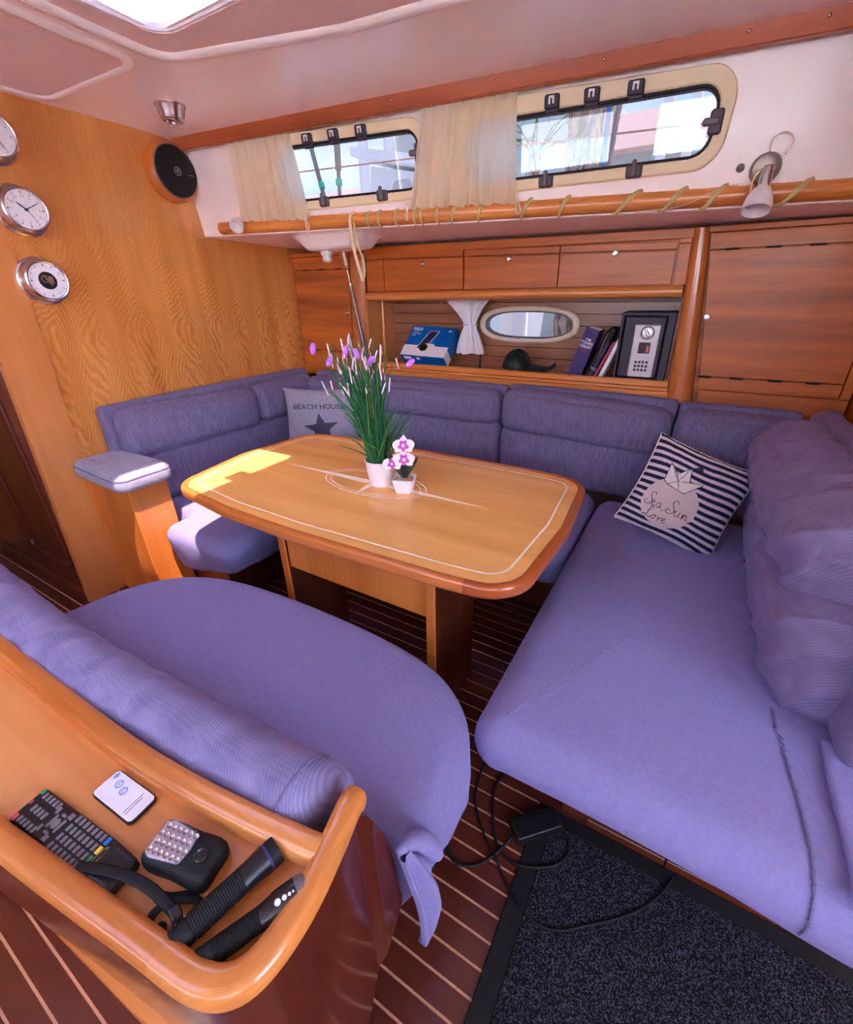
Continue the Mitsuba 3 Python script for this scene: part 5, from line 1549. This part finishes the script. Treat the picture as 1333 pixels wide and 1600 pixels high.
of = thing("potted_orchid", "small white and magenta artificial orchid in a square white pot, on the table", "potted plant")
OX, OY = -0.828, 1.222
sq = lambda s: rounded([(-s, -s), (s, -s), (s, s), (-s, s)], s * 0.22)
Rq = rot([0, 0, 1], 20)
rows = []
for s, z in ((0.026, 0.0), (0.028, 0.002), (0.039, 0.052), (0.0395, 0.055), (0.036, 0.055), (0.034, 0.046)):
    q = resample(np.array(sq(s).exterior.coords)[:-1], 64)
    rows.append(np.c_[q, np.full(64, z)])
rows.insert(0, np.c_[rows[0][:, :2] * 0.02, np.zeros(64)])
rows.append(np.c_[rows[-1][:, :2] * 0.02, np.full(64, 0.046)])
m = grid(np.array(rows), False, True)
m.fix_normals()
part(of, "pot", xf(m, Rq, (OX, OY, GZ)), "ceramic", smooth=35)
peb = []
for k in range(60):
    s_ = trimesh.creation.icosphere(1, 1.0)
    s_.apply_scale(rng.uniform(0.003, 0.0055, 3))
    s_.apply_translation([rng.uniform(-0.029, 0.029), rng.uniform(-0.029, 0.029), rng.uniform(0.045, 0.051)])
    peb.append(s_)
g_ = part(of, "gravel", xf(join(*peb), Rq, (OX, OY, GZ)), "paint_string", smooth=True)
labels[g_] = {"kind": "stuff"}
mat("leaf_dark", base_color=rgb(*lin(40, 44, 34)), roughness=0.35, clearcoat=0.3)
mat("petal", base_color=rgb(*lin(238, 218, 232)), roughness=0.6, sheen=0.3)
mat("petal_magenta", base_color=rgb(*lin(190, 72, 168)), roughness=0.6)
fwd = np.array([0.45, -0.80, 0.40])
for dx, hz_, w in ((-0.055, 0.125, 0.019), (0.050, 0.105, 0.016), (-0.020, 0.115, 0.017), (0.012, 0.10, 0.014)):
    s = np.linspace(0, 1, 14)[:, None]
    b0_ = np.array([OX, OY, GZ + 0.046])
    tip = b0_ + right_ax * dx + [0, 0, hz_ - 0.02]
    md = b0_ + right_ax * dx * 0.45 + [0, 0, hz_ * 0.45]
    p = b0_ * (1 - s) ** 2 + md * 2 * s * (1 - s) + tip * s ** 2
    ww = w * np.sin(np.pi * np.clip(s * 0.92 + 0.06, 0, 1)) ** 0.7
    sd = np.array([0.75, 0.3, 0.0])
    part(of, "leaf", grid(np.stack([p - sd * ww + fwd * ww * 0.35, p, p + sd * ww + fwd * ww * 0.35], 1)), "leaf_dark", smooth=True)
stm = spline([(OX, OY, GZ + 0.045), (OX - 0.004, OY, GZ + 0.10), (OX + 0.004, OY - 0.004, GZ + 0.15), (OX + 0.002, OY, GZ + 0.185), (OX - 0.022, OY - 0.01, GZ + 0.205)], 30)
part(of, "stem", tube(stm, 0.0017, 7), "leaf_dark", smooth=True)
for q in (stm[-1], stm[-6] + [0.0, 0.0, 0.006], stm[-3] + [0.01, 0, 0.008]):
    part(of, "bud", xf(trimesh.creation.icosphere(2, 0.0045), t=q), "dark_grey", smooth=True)


def orchid(c, s, tilt):
    R = axes(fwd + np.array([tilt, 0, 0.0]), right_ax)
    f = part(of, "flower", xf(join(*[petal(a, l, w) for a, l, w in ((90, 1.0, 0.55), (210, 0.95, 0.5), (330, 0.95, 0.5), (10, 1.05, 0.85), (170, 1.05, 0.85))]), R * s, c), "petal", smooth=True)
    part(f, "throat", xf(join(*[petal(a, 0.55, 0.32, 0.10) for a in (60, 120, 200, 270, 340)]), R * s, c), "petal_magenta", smooth=True)
    part(f, "column", xf(trimesh.creation.icosphere(2, 0.17 * s), t=c + R[:, 2] * 0.22 * s), "petal", smooth=True)


def petal(a, l, w, up=0.0):
    s, t = np.meshgrid(np.linspace(0, 1, 9), np.linspace(-1, 1, 7), indexing="ij")
    ww = w * np.sin(np.pi * np.clip(s * 0.9 + 0.08, 0, 1)) ** 0.6
    P = np.stack([s * l, t * ww * 0.62, 0.10 * s * (1 - s) * 4 * 0.6 - 0.14 * t ** 2 * ww + 0.02 + up], -1)
    return xf(grid(P), rot([0, 0, 1], a))


orchid(np.array([OX + 0.010, OY - 0.012, GZ + 0.176]), 0.037, -0.1)
orchid(np.array([OX + 0.016, OY - 0.022, GZ + 0.130]), 0.037, 0.15)
orchid(np.array([OX - 0.030, OY - 0.026, GZ + 0.108]), 0.034, -0.15)

# ================================================================ things in the tray
TB = 0.690

# --- television remote
tv = thing("remote_control", "long black television remote with rows of grey keys, in the tray", "remote control")
RT = axes((0, 0.0, 1), (0.995, 0.09, 0))
ROT = np.array([-0.592, 0.038, TB])


def on_tv(m):
    return xf(m, RT, ROT)


bodyo = resample(np.array(rounded([(-0.106, -0.0245), (0.060, -0.0245), (0.112, -0.0215), (0.112, 0.0215), (0.060, 0.0245), (-0.106, 0.0245)], 0.005).exterior.coords)[:-1], 90)
part(tv, "case", on_tv(ring_slab(bodyo, [(-0.003, 0), (0, 0.004), (0, 0.011), (-0.002, 0.014), (-0.005, 0.0155)])), "black_plastic", smooth=40)
part(tv, "battery_hump", on_tv(ring_slab(resample(np.array(rounded([(0.064, -0.0235), (0.111, -0.021), (0.111, 0.021), (0.064, 0.0235)], 0.006).exterior.coords)[:-1], 60), [(0, 0.010), (0, 0.017), (-0.003, 0.0195), (-0.008, 0.0205)])), "black_plastic", smooth=40)


def key(x, y, w, h, col, name="key"):
    part(tv, name, on_tv(box(x - w / 2, x + w / 2, y - h / 2, y + h / 2, 0.015, 0.0172, 0.0007)), col)


key(-0.099, 0.0185, 0.006, 0.007, "paint_green", "green_key")
key(-0.098, -0.018, 0.008, 0.009, "paint_red", "red_key")
key(-0.099, 0.003, 0.005, 0.006, "paint_dull_red", "red_key")
for i in range(5):
    key(-0.090 + i * 0.0085, 0.0165, 0.0052, 0.0085, "key_grey")
    key(-0.088 + i * 0.0085, -0.0165, 0.0052, 0.0085, "key_grey")
for i in range(4):
    key(-0.086 + i * 0.0085, 0.0, 0.0052, 0.0095, "key_grey")
for x, y, w, h in ((-0.050, 0.013, 0.005, 0.009), (-0.050, -0.011, 0.005, 0.009), (-0.043, 0.001, 0.004, 0.017), (-0.026, 0.001, 0.004, 0.017), (-0.035, 0.012, 0.009, 0.004), (-0.035, -0.011, 0.009, 0.004), (-0.024, 0.0155, 0.008, 0.008), (-0.028, -0.0155, 0.008, 0.008)):
    key(x, y, w, h, "key_grey")
part(tv, "key", on_tv(xf(lathe([(0, 0.015), (0.0065, 0.015), (0.006, 0.0175), (0, 0.018)], 20), t=(-0.0345, 0.001, 0))), "key_grey", smooth=40)
for i in range(8):
    for j in range(4):
        if i == 7:
            key(-0.012 + i * 0.0093, 0.0178 - j * 0.0118, 0.0062, 0.0095, ("paint_blue", "paint_yellow", "paint_green", "paint_red")[j], ("blue_key", "yellow_key", "green_key", "red_key")[j])
        else:
            key(-0.012 + i * 0.0093, 0.0178 - j * 0.0118, 0.0055, 0.0092, "key_grey")
lg = spline([(0.060, -0.012, 0.0158), (0.0575, -0.004, 0.0158), (0.0585, 0.010, 0.0158), (0.0615, 0.014, 0.0158), (0.063, 0.006, 0.0158), (0.062, -0.006, 0.0158)], 40, True)
part(tv, "logo_oval", on_tv(tube(lg, 0.0004, 5, True)), "paint_tape")

# --- small white remote
mr = thing("mini_remote", "small white remote with two blue ring buttons, in the tray", "remote control")
MR = axes((0, 0, 1), (0.998, 0.055, 0))
MT = np.array([-0.592, 0.1055, TB])
mo = resample(np.array(rounded([(-0.0475, -0.0215), (0.0475, -0.0215), (0.0475, 0.0215), (-0.0475, 0.0215)], 0.008).exterior.coords)[:-1], 80)
part(mr, "case", xf(ring_slab(mo, [(-0.002, 0), (0, 0.002), (0, 0.006), (-0.001, 0.0075)]), MR, MT), "black_plastic", smooth=40)
part(mr, "face", xf(ring_slab(mo, [(-0.0018, 0.0070), (-0.0018, 0.0082), (-0.0025, 0.0085)]), MR, MT), "paint_print_white")
for x, y, c in ((-0.022, 0.0065, "paint_light_blue"), (-0.006, 0.003, "paint_light_blue")):
    part(mr, "button_ring", xf(lathe([(0.0040, 0.0085), (0.0062, 0.0085), (0.0062, 0.0090), (0.0040, 0.0090), (0.0040, 0.0085)], 28), MR, MT + MR @ [x, y, 0]), c)
part(mr, "button_mark", xf(text("ON", 0.0022, 0.0005), MR @ rot([0, 0, 1], 90), MT + MR @ [-0.022, 0.0065, 0.0086]), "grey_plastic")
part(mr, "button_mark", xf(text("OFF", 0.0022, 0.0005), MR @ rot([0, 0, 1], 90), MT + MR @ [-0.006, 0.003, 0.0086]), "paint_display_red")
for k in range(3):
    q = np.linspace(-0.9, 0.9, 12)
    part(mr, "signal_mark", xf(tube(np.c_[-0.034 - (0.002 + 0.0022 * k) * np.cos(q), 0.0125 + (0.002 + 0.0022 * k) * np.sin(q), np.full(12, 0.0087)], 0.0007, 5), MR, MT), "paint_blue")
part(mr, "small_print", xf(join(box(0.024, 0.0250, -0.016, 0.015, 0.0085, 0.0089), box(0.0285, 0.0295, -0.016, 0.010, 0.0085, 0.0089)), MR, MT), "grey_plastic")

# --- magnetic work light
wl_ = thing("work_light", "black waisted LED work light with a clear lens, in the tray", "lamp")
tq = np.linspace(0, 2 * np.pi, 120, endpoint=False)
ct_, st_ = np.cos(tq), np.sin(tq)
ex = np.sign(ct_) * np.abs(ct_) ** 0.62
ey = np.sign(st_) * np.abs(st_) ** 0.62
wo = np.c_[0.056 * ex * (1 - 0.10 * (1 - np.abs(ey) ** 1.5)), 0.036 * ey * (1 - 0.24 * (1 - ex ** 2))]
WR = axes((0, 0, 1), (0.975, 0.22, 0))
WT = np.array([-0.438, 0.104, TB])
part(wl_, "case", xf(ring_slab(wo, [(-0.007, 0), (-0.001, 0.003), (0, 0.010), (0, 0.016), (-0.002, 0.023), (-0.006, 0.027), (-0.012, 0.0295)]), WR, WT), "black_rubber", smooth=50)
lo = resample(np.array(rounded([(-0.044, -0.019), (-0.034, -0.023), (0.010, -0.018), (0.013, 0.0), (0.010, 0.019), (-0.034, 0.024), (-0.044, 0.019)], 0.005).exterior.coords)[:-1], 80)
part(wl_, "reflector", xf(ring_slab(lo, [(-0.001, 0.0285), (-0.001, 0.0300)]), WR, WT), "silver_paint")
for i in range(6):
    for j in range(4):
        part(wl_, "led", xf(lathe([(0, 0.0302), (0.0016, 0.0302), (0.0038, 0.0325), (0.0034, 0.0325), (0.0014, 0.0310), (0, 0.0310)], 12), WR, WT + WR @ [-0.0375 + i * 0.0088 + (j % 2) * 0.003, -0.0145 + j * 0.0096, 0]), "chrome", smooth=30)
part(wl_, "lens", xf(ring_slab(lo, [(0, 0.0290), (0, 0.0338), (-0.0015, 0.0345)]), WR, WT), "clear_pane")
part(wl_, "button", xf(lathe([(0, 0.0290), (0.0085, 0.0290), (0.0088, 0.0312), (0.0070, 0.0322), (0.0060, 0.0308), (0, 0.0304)], 28), WR, WT + WR @ [0.030, 0.0, 0]), "black_gloss", smooth=35)

# --- two torches


def torch_(label, head, tail_, spec):
    t = thing("torch", label, "torch", "torches in the tray")
    head, tail_ = np.array(head, float), np.array(tail_, float)
    ax__ = (head - tail_) / np.linalg.norm(head - tail_)
    R = axes(ax__, (0, 0, 1))
    L_ = np.linalg.norm(head - tail_)
    for nm, pr, m_, sm in spec(L_):
        if isinstance(pr, list):
            pr = lathe(pr, 32)
        part(t, nm, xf(pr, R, tail_), m_, smooth=sm)
    return t, R, tail_


def knurl(r, z0, z1, n=22):
    zs = np.linspace(z0, z1, n * 2 + 1)
    return [(0, z0)] + [(r + (0.0007 if k % 2 else 0.0), z) for k, z in enumerate(zs)] + [(0, z1)]


t1, R1, T1 = torch_("black rubber torch with a blue ring and wrist strap, in the tray", (-0.338, 0.165, TB + 0.0172), (-0.368, 0.040, TB + 0.0145), lambda L: [
    ("tail_cap", [(0, 0), (0.0125, 0), (0.014, 0.003), (0.014, 0.020), (0.0125, 0.023), (0, 0.023)], "black_rubber", 35),
    ("grip", knurl(0.0145, 0.023, 0.084), "black_rubber", 30),
    ("head", [(0, 0.084), (0.0150, 0.084), (0.0156, 0.098), (0.0170, 0.112), (0.0172, 0.116), (0, 0.116)], "black_plastic", 35),
    ("blue_ring", [(0, 0.116), (0.0168, 0.116), (0.0168, 0.119), (0, 0.119)], "paint_book_purple", False),
    ("bezel", [(0, 0.119), (0.0171, 0.119), (0.0168, 0.131), (0.0145, 0.131), (0.0135, 0.128), (0, 0.128)], "black_rubber", 35)])
t2, R2, T2 = torch_("black zoom torch with white dots printed on its glossy head, in the tray", (-0.276, 0.158, TB + 0.0165), (-0.330, 0.046, TB + 0.0130), lambda L: [
    ("tail_cap", [(0, 0), (0.0115, 0), (0.0128, 0.003), (0.0128, 0.018), (0, 0.018)], "black_rubber", 35),
    ("grip", knurl(0.0122, 0.018, 0.068, 26), "black_rubber", 30),
    ("head", [(0, 0.068), (0.0128, 0.068), (0.0132, 0.074), (0.0162, 0.090), (0.0164, 0.112), (0, 0.112)], "black_gloss", 35),
    ("bezel", [(0, 0.112), (0.0160, 0.112), (0.0158, 0.120), (0.0135, 0.125), (0, 0.127)], "grey_plastic", 40)])
for k, (a_, z_, r_) in enumerate(((0.25, 0.090, 0.0036), (0.25, 0.098, 0.0028), (0.25, 0.104, 0.0019), (0.25, 0.1085, 0.0013))):
    rr = 0.0165
    d_ = np.array([math.cos(a_), math.sin(a_), 0])
    part(t2, "printed_dot", xf(xf(lathe([(0, 0), (r_, 0), (r_, 0.0004), (0, 0.0004)], 18), axes(d_, (0, 0, 1)), d_ * rr + [0, 0, z_]), R2, T2), "paint_print_white")


def strap(pts, w, name, flat_up=(0, 0, 1)):
    return part(t1, name, tube(spline(pts, 60), w, 8, False, 0.22, up=flat_up), "black_rubber", smooth=True)


z0 = TB
strap([(-0.540, 0.024, z0 + 0.022), (-0.513, 0.036, z0 + 0.025), (-0.470, 0.050, z0 + 0.030), (-0.432, 0.058, z0 + 0.028), (-0.405, 0.060, z0 + 0.020), (-0.388, 0.060, z0 + 0.016), (-0.378, 0.056, z0 + 0.022)], 0.0062, "wrist_strap")
strap([(-0.540, 0.024, z0 + 0.020), (-0.50, 0.046, z0 + 0.0185), (-0.462, 0.058, z0 + 0.010), (-0.44, 0.060, z0 + 0.004), (-0.415, 0.070, z0 + 0.004), (-0.40, 0.080, z0 + 0.005), (-0.382, 0.082, z0 + 0.006)], 0.0055, "wrist_strap", (0, 0.3, 1))
strap([(-0.385, 0.083, z0 + 0.006), (-0.408, 0.066, z0 + 0.010), (-0.418, 0.048, z0 + 0.007), (-0.412, 0.038, z0 + 0.006), (-0.400, 0.036, z0 + 0.010), (-0.392, 0.042, z0 + 0.012), (-0.398, 0.046, z0 + 0.008), (-0.402, 0.040, z0 + 0.004)], 0.0048, "wrist_strap", (0.3, 0.3, 1))
part(t1, "strap_slider", xf(box(-0.008, 0.008, -0.006, 0.006, -0.003, 0.003, 0.0015), axes((0.1, 0.3, 1), (0.9, -0.2, 0)), (-0.388, 0.060, z0 + 0.020)), "black_plastic")
part(t1, "lanyard", tube(spline([(-0.380, 0.057, z0 + 0.026), (-0.374, 0.050, z0 + 0.029), (-0.364, 0.040, z0 + 0.026), (-0.356, 0.034, z0 + 0.014)], 20), 0.0012, 6), "black_rubber", smooth=True)
yd = thing("yellow_disc", "small yellow translucent disc in the tray by the torch head", "disc")
part(yd, "rim", xf(lathe([(0.009, -0.0012), (0.012, -0.0012), (0.012, 0.0012), (0.009, 0.0012), (0.009, -0.0012)], 24), axes((0.2, -0.75, 0.6)), (-0.346, 0.172, 0.7045)), "paint_yellow", smooth=30)
part(yd, "lens", xf(lathe([(0, -0.0004), (0.009, -0.0004), (0.009, 0.0004), (0, 0.0004)], 24), axes((0.2, -0.75, 0.6)), (-0.346, 0.172, 0.7045)), "clear_pane")

# ================================================================ on the floor
dm = thing("door_mat", "dark flecked grey mat with a black border on the floor in front of the settee", "mat")
part(dm, "pile", box(-0.082, 0.94, 0.05, 0.785, 0.0005, 0.009, 0.002), "carpet")
part(dm, "border", box(-0.128, -0.081, 0.05, 0.824, 0.0005, 0.0075, 0.002), "black_rubber")
part(dm, "border", box(-0.082, 0.94, 0.784, 0.824, 0.0005, 0.0075, 0.002), "black_rubber")

ad = thing("power_adapter", "black power adapter brick lying on the floor at the corner of the mat", "power adapter")
AR = axes((0, 0, 1), (0.70, 0.714, 0))
part(ad, "case", xf(soft_box((0.135, 0.058, 0.034), 0.006, (0, 0, 0), (10, 6, 6)), AR, (-0.118, 0.745, 0.0258)), "black_plastic", smooth=40)
part(ad, "ridge", xf(box(-0.05, 0.05, -0.012, 0.012, 0.0, 0.001), AR, (-0.118, 0.745, 0.0428)), "black_rubber")


def fl_(x, y, z=0.0045):
    return (x, y, z)


cb_ = thing("power_cable", "long black power cable looping over the floor and the mat", "cable")
from_px = [(-0.378, 0.881), (-0.33, 0.872), (-0.278, 0.868), (-0.262, 0.858), (-0.262, 0.845)]
part(cb_, "lead", tube(spline([fl_(-0.36, 0.88), fl_(-0.33, 0.876), fl_(-0.272, 0.872), fl_(-0.254, 0.855), fl_(-0.258, 0.825), fl_(-0.258, 0.785), fl_(-0.245, 0.745), fl_(-0.222, 0.695), fl_(-0.192, 0.655), fl_(-0.160, 0.640), fl_(-0.120, 0.640, 0.0125), fl_(-0.06, 0.672, 0.0125), fl_(-0.025, 0.72, 0.0125), fl_(-0.035, 0.765, 0.0125), fl_(-0.06, 0.785, 0.016), fl_(-0.072, 0.792, 0.024)], 140), 0.0042, 8), "black_rubber", smooth=True)
part(cb_, "lead", tube(spline([fl_(-0.275, 0.895), fl_(-0.300, 0.885), fl_(-0.316, 0.845, 0.007), fl_(-0.312, 0.79), fl_(-0.296, 0.735), fl_(-0.262, 0.69), fl_(-0.222, 0.65, 0.010), fl_(-0.190, 0.628, 0.012), fl_(-0.158, 0.600), fl_(-0.118, 0.572, 0.0115), fl_(-0.06, 0.547, 0.0125), fl_(-0.005, 0.557, 0.0125), fl_(0.04, 0.59, 0.0125), fl_(0.10, 0.640, 0.0125), fl_(0.16, 0.70, 0.0125), fl_(0.205, 0.772, 0.0125), fl_(0.22, 0.81, 0.0125)], 160), 0.0034, 8), "black_rubber", smooth=True)
part(cb_, "lead", tube(spline([fl_(-0.34, 0.62), fl_(-0.300, 0.575), fl_(-0.265, 0.565), fl_(-0.225, 0.585), fl_(-0.195, 0.625, 0.007), fl_(-0.175, 0.665, 0.012), fl_(-0.165, 0.690, 0.02)], 60), 0.0045, 8), "black_rubber", smooth=True)
# ================================================================ the marina outside the windows
mat("quay_stone", base_color=rgb(*lin(206, 196, 186)), roughness=0.9)
mat("white_paint", base_color=rgb(*lin(238, 238, 240)), roughness=0.4)
mat("pink_roof", base_color=rgb(*lin(232, 196, 186)), roughness=0.9)
mat("grey_green_wall", base_color=rgb(*lin(196, 208, 206)), roughness=0.9)


def bark(p, n, uv):
    t = fbm(p.x * 30, p.y * 30, p.z * 4, 3)
    return mix(lin(78, 60, 52), lin(176, 146, 126), smoothstep(0.3, 0.7, t))


mat("palm_bark", base_color=mikit.proc(bark), roughness=0.95)
scene["palm_leaf"] = {"type": "principledthin", "base_color": rgb(*lin(120, 146, 96)), "roughness": 0.6, "diff_trans": 0.6, "spec_trans": 0.0}
struct("ground_quay", join(box(-2.2, 60, 5.4, 90, -1.2, 0.2), box(-60, -2.2, 8.9, 90, -1.2, 0.2)), "quay_stone")
struct("ground_water", box(-60, 60, -60, 9.0, -1.4, -1.0), "grey_green_wall")

mat("rope_fibre", base_color=rgb(*lin(150, 138, 140)), roughness=0.9)
# palm with fibres on its trunk
pt = thing("palm_tree", "palm tree standing on the quay outside the right window", "palm tree")
hh = np.linspace(0.2, 5.6, 80)
ang = np.linspace(0, 2 * np.pi, 48, endpoint=False)
P = []
for z in hh:
    r = 0.30 + 0.05 * meshkit.fbm(np.c_[np.cos(ang) * 3, np.sin(ang) * 3, np.full(48, z * 3.0)], 3, 2) + 0.03 * ((z * 3.1) % 1)
    P.append(np.c_[-1.66 - 0.035 * (z - 2.6) + (r * 0.72) * np.cos(ang), 6.6 + r * 0.72 * np.sin(ang), np.full(48, z)])
part(pt, "trunk", grid(np.array(P), False, True), "palm_bark", smooth=True)
rg = np.random.default_rng(3)
for k in range(26):
    a = k * 2.399
    el = rg.uniform(-0.35, 0.9)
    s = np.linspace(0, 1, 12)
    ln_ = rg.uniform(1.9, 2.5)
    rad = np.c_[np.cos(a) * ln_ * s, np.sin(a) * ln_ * s, ln_ * (s * el - 0.75 * s ** 2)] + [-1.76, 6.6, 5.6]
    lf = []
    for i in range(2, 12):
        for sd in (-1, 1):
            d = np.array([-math.sin(a) * sd, math.cos(a) * sd, -0.35]) * 0.42 * math.sin(math.pi * min(1, i / 11.5)) + (rad[i] - rad[i - 1]) * 0.8
            lf.append(grid(np.stack([[rad[i], rad[i] + d * 0.5 + [0, 0, 0.03], rad[i] + d], [rad[i] + [0, 0, 0.03], rad[i] + d * 0.5 + [0, 0, 0.06], rad[i] + d]])))
    part(pt, "frond", join(tube(rad, 0.018, 5), *lf), "palm_leaf")

ws = thing("warehouse", "pale quayside building with a pinkish roof outside the right window", "building")
part(ws, "wall", box(-2.5, 4.0, 11.0, 15.0, 0.2, 3.62), "grey_green_wall")
part(ws, "roof", trimesh.convex.convex_hull(np.array([(-2.7, 10.6, 3.62), (4.2, 10.6, 3.62), (-2.7, 15.4, 3.62), (4.2, 15.4, 3.62), (-2.7, 13.0, 4.75), (4.2, 13.0, 4.75)])), "pink_roof")
for x in (-1.35, -0.95):
    part(ws, "post", box(x - 0.07, x + 0.07, 10.2, 10.34, 0.2, 4.6), "white_paint")
gb = thing("pale_house", "pale grey-green house behind the palm outside the right window", "building")
part(gb, "wall", box(-9.0, -3.3, 13.0, 18.0, 0.2, 5.3), "grey_green_wall")
part(gb, "roof_edge", box(-9.2, -3.1, 12.8, 18.2, 5.3, 5.5), "white_paint")

# a low fan palm in front of the house
fp = thing("fan_palm", "low palm with thin drooping leaves outside the right window, left of the trunk", "palm tree")
part(fp, "stem", tube(np.array([(-3.40, 9.5, 0.2), (-3.36, 9.5, 2.0), (-3.30, 9.5, 3.5)]), 0.10, 10), "palm_bark", smooth=True)
for k in range(9):
    a = k * 0.7
    c0 = np.array([-3.30, 9.5, 3.5])
    c1 = c0 + [0.85 * math.cos(a), 0.6 * math.sin(a), 0.45 + 0.25 * math.sin(k * 2.0)]
    lf = [tube(np.array([c0, (c0 + c1) / 2 + [0, 0, 0.12], c1]), 0.010, 5)]
    for q in np.linspace(-1.2, 1.2, 11):
        d = np.array([math.cos(a + q), 0.6 * math.sin(a + q), 0.15 - 0.25 * abs(q)]) * 0.62
        w = np.array([-0.012, 0, 0.012])
        lf.append(grid(np.stack([[c1 - w, c1 + d * 0.5 - w, c1 + d], [c1 + w, c1 + d * 0.5 + w, c1 + d]])))
    part(fp, "leaf", join(*lf), "palm_leaf")

# rigging and ropes just outboard of the windows
for k, (x0, x1, y_, r_, m_, lb) in enumerate(((-0.585, -0.715, 2.50, 0.013, "paint_string", "grey twisted mooring rope slanting across the palm trunk outside"), (-0.522, -0.545, 2.52, 0.013, "paint_string", "grey twisted rope hanging beside the blue one outside the right window"), (-0.570, -0.562, 2.53, 0.011, "paint_blue", "blue rope hanging outside the right window"))):
    t = thing("rope", lb, "rope", "ropes outside the right window")
    zz = np.linspace(1.76, 2.5, 60)
    xx = x1 + (x0 - x1) * (zz - 1.76) / 0.34
    if m_ == "paint_string":
        for s_ in range(3):
            part(t, "strand", tube(np.c_[xx + 0.007 * np.cos(zz * 60 + s_ * 2.094), y_ + 0.007 * np.sin(zz * 60 + s_ * 2.094), zz], 0.007, 6), "rope_fibre", smooth=True)
    else:
        part(t, "braid", tube(np.c_[xx, np.full(60, y_), zz], r_, 8), m_, smooth=True)
single("fender", "grey fender tip resting on deck outside the right window", "fender", xf(soft_box((0.13, 0.09, 0.07), 0.034, (0, 0, 0), (10, 8, 8)), rot([0, 1, 0], 25), (-0.54, 2.40, 1.775)), "grey_plastic", smooth=True)
lw = thing("guard_wire", "thin stretched guard wire crossing outside both windows", "wire")
part(lw, "wire", tube(np.array([(-3.6, 2.60, 2.10), (1.6, 2.60, 1.87)]), 0.004, 6), "paint_string")
sh1 = thing("shroud", "steel shroud with a teal tape band outside the left window, leaning", "shroud", "shrouds outside the left window")
part(sh1, "wire", tube(np.array([(-2.08, 2.40, 1.76), (-2.255, 2.40, 2.45)]), 0.012, 10), "brushed_metal", smooth=True)
part(sh1, "tape", tube(np.array([(-2.112, 2.40, 1.90), (-2.119, 2.40, 1.928)]), 0.0165, 10), "paint_teal", smooth=True)
sh2 = thing("shroud", "thick steel shroud with a teal tape band outside the left window, upright", "shroud", "shrouds outside the left window")
part(sh2, "wire", tube(np.array([(-2.007, 2.42, 1.76), (-1.975, 2.42, 2.45)]), 0.011, 10), "brushed_metal", smooth=True)
part(sh2, "turnbuckle", tube(np.array([(-1.997, 2.42, 1.975), (-1.982, 2.42, 2.30)]), 0.017, 10), "brushed_metal", smooth=True)
part(sh2, "tape", tube(np.array([(-2.002, 2.42, 1.905), (-2.000, 2.42, 1.935)]), 0.0185, 10), "paint_teal", smooth=True)

yt = thing("motor_yacht", "white motor yacht berthed outside the left window", "yacht")
part(yt, "superstructure", trimesh.convex.convex_hull(np.array([(-4.85, 6.4, 1.4), (-4.68, 6.4, 2.98), (-4.6, 8.0, 2.98), (-4.9, 8.0, 1.4), (-2.7, 6.4, 1.4), (-3.2, 6.4, 2.68), (-3.2, 8.0, 2.68), (-2.7, 8.0, 1.4)])), "white_paint")
part(yt, "hull", trimesh.convex.convex_hull(np.array([(-7.4, 7.2, 1.45), (-6.4, 6.9, -1.1), (-2.5, 6.2, 1.45), (-2.6, 6.5, -1.1), (-2.5, 8.3, 1.45), (-2.6, 8.0, -1.1)])), "white_paint")
part(yt, "hard_top", trimesh.convex.convex_hull(np.array([(-4.8, 6.1, 3.06), (-4.8, 8.2, 3.06), (-2.9, 6.1, 2.66), (-2.9, 8.2, 2.66), (-4.8, 6.1, 3.16), (-4.8, 8.2, 3.16), (-2.9, 6.1, 2.78), (-2.9, 8.2, 2.78)])), "white_paint")
part(yt, "arched_window", xf(extrude(rounded([(-0.16, -0.22), (0.16, -0.22), (0.16, 0.22), (-0.16, 0.22)], 0.1), 0, 0.03), axes((0, -1, 0), (1, 0, 0)), (-4.15, 6.42, 2.55)), "silver_paint")
for x in (-6.45, -5.85):
    ms = thing("mast", "white mast of a sailing boat seen through the left window" + (", right beside the yacht" if x > -6 else ", left of the other mast"), "mast", "masts outside the left window")
    part(ms, "pole", tube(np.array([(x, 8.6, -0.5), (x, 8.6, 12.0)]), 0.10, 12), "white_paint", smooth=True)
    part(ms, "spreader", tube(np.array([(x - 0.26, 8.6, 6.5), (x + 0.26, 8.6, 6.5)]), 0.03, 8), "white_paint", smooth=True)
qs = thing("quay_shed", "low white shed on the quay seen through the left window", "shed")
part(qs, "wall", box(-12.0, -6.9, 10.0, 12.0, 0.2, 3.35), "white_paint")
part(qs, "roof", trimesh.convex.convex_hull(np.array([(-12.2, 9.8, 3.35), (-6.7, 9.8, 3.35), (-12.2, 12.2, 3.35), (-6.7, 12.2, 3.35), (-12.0, 11.0, 3.75), (-6.9, 11.0, 3.75)])), "pink_roof")
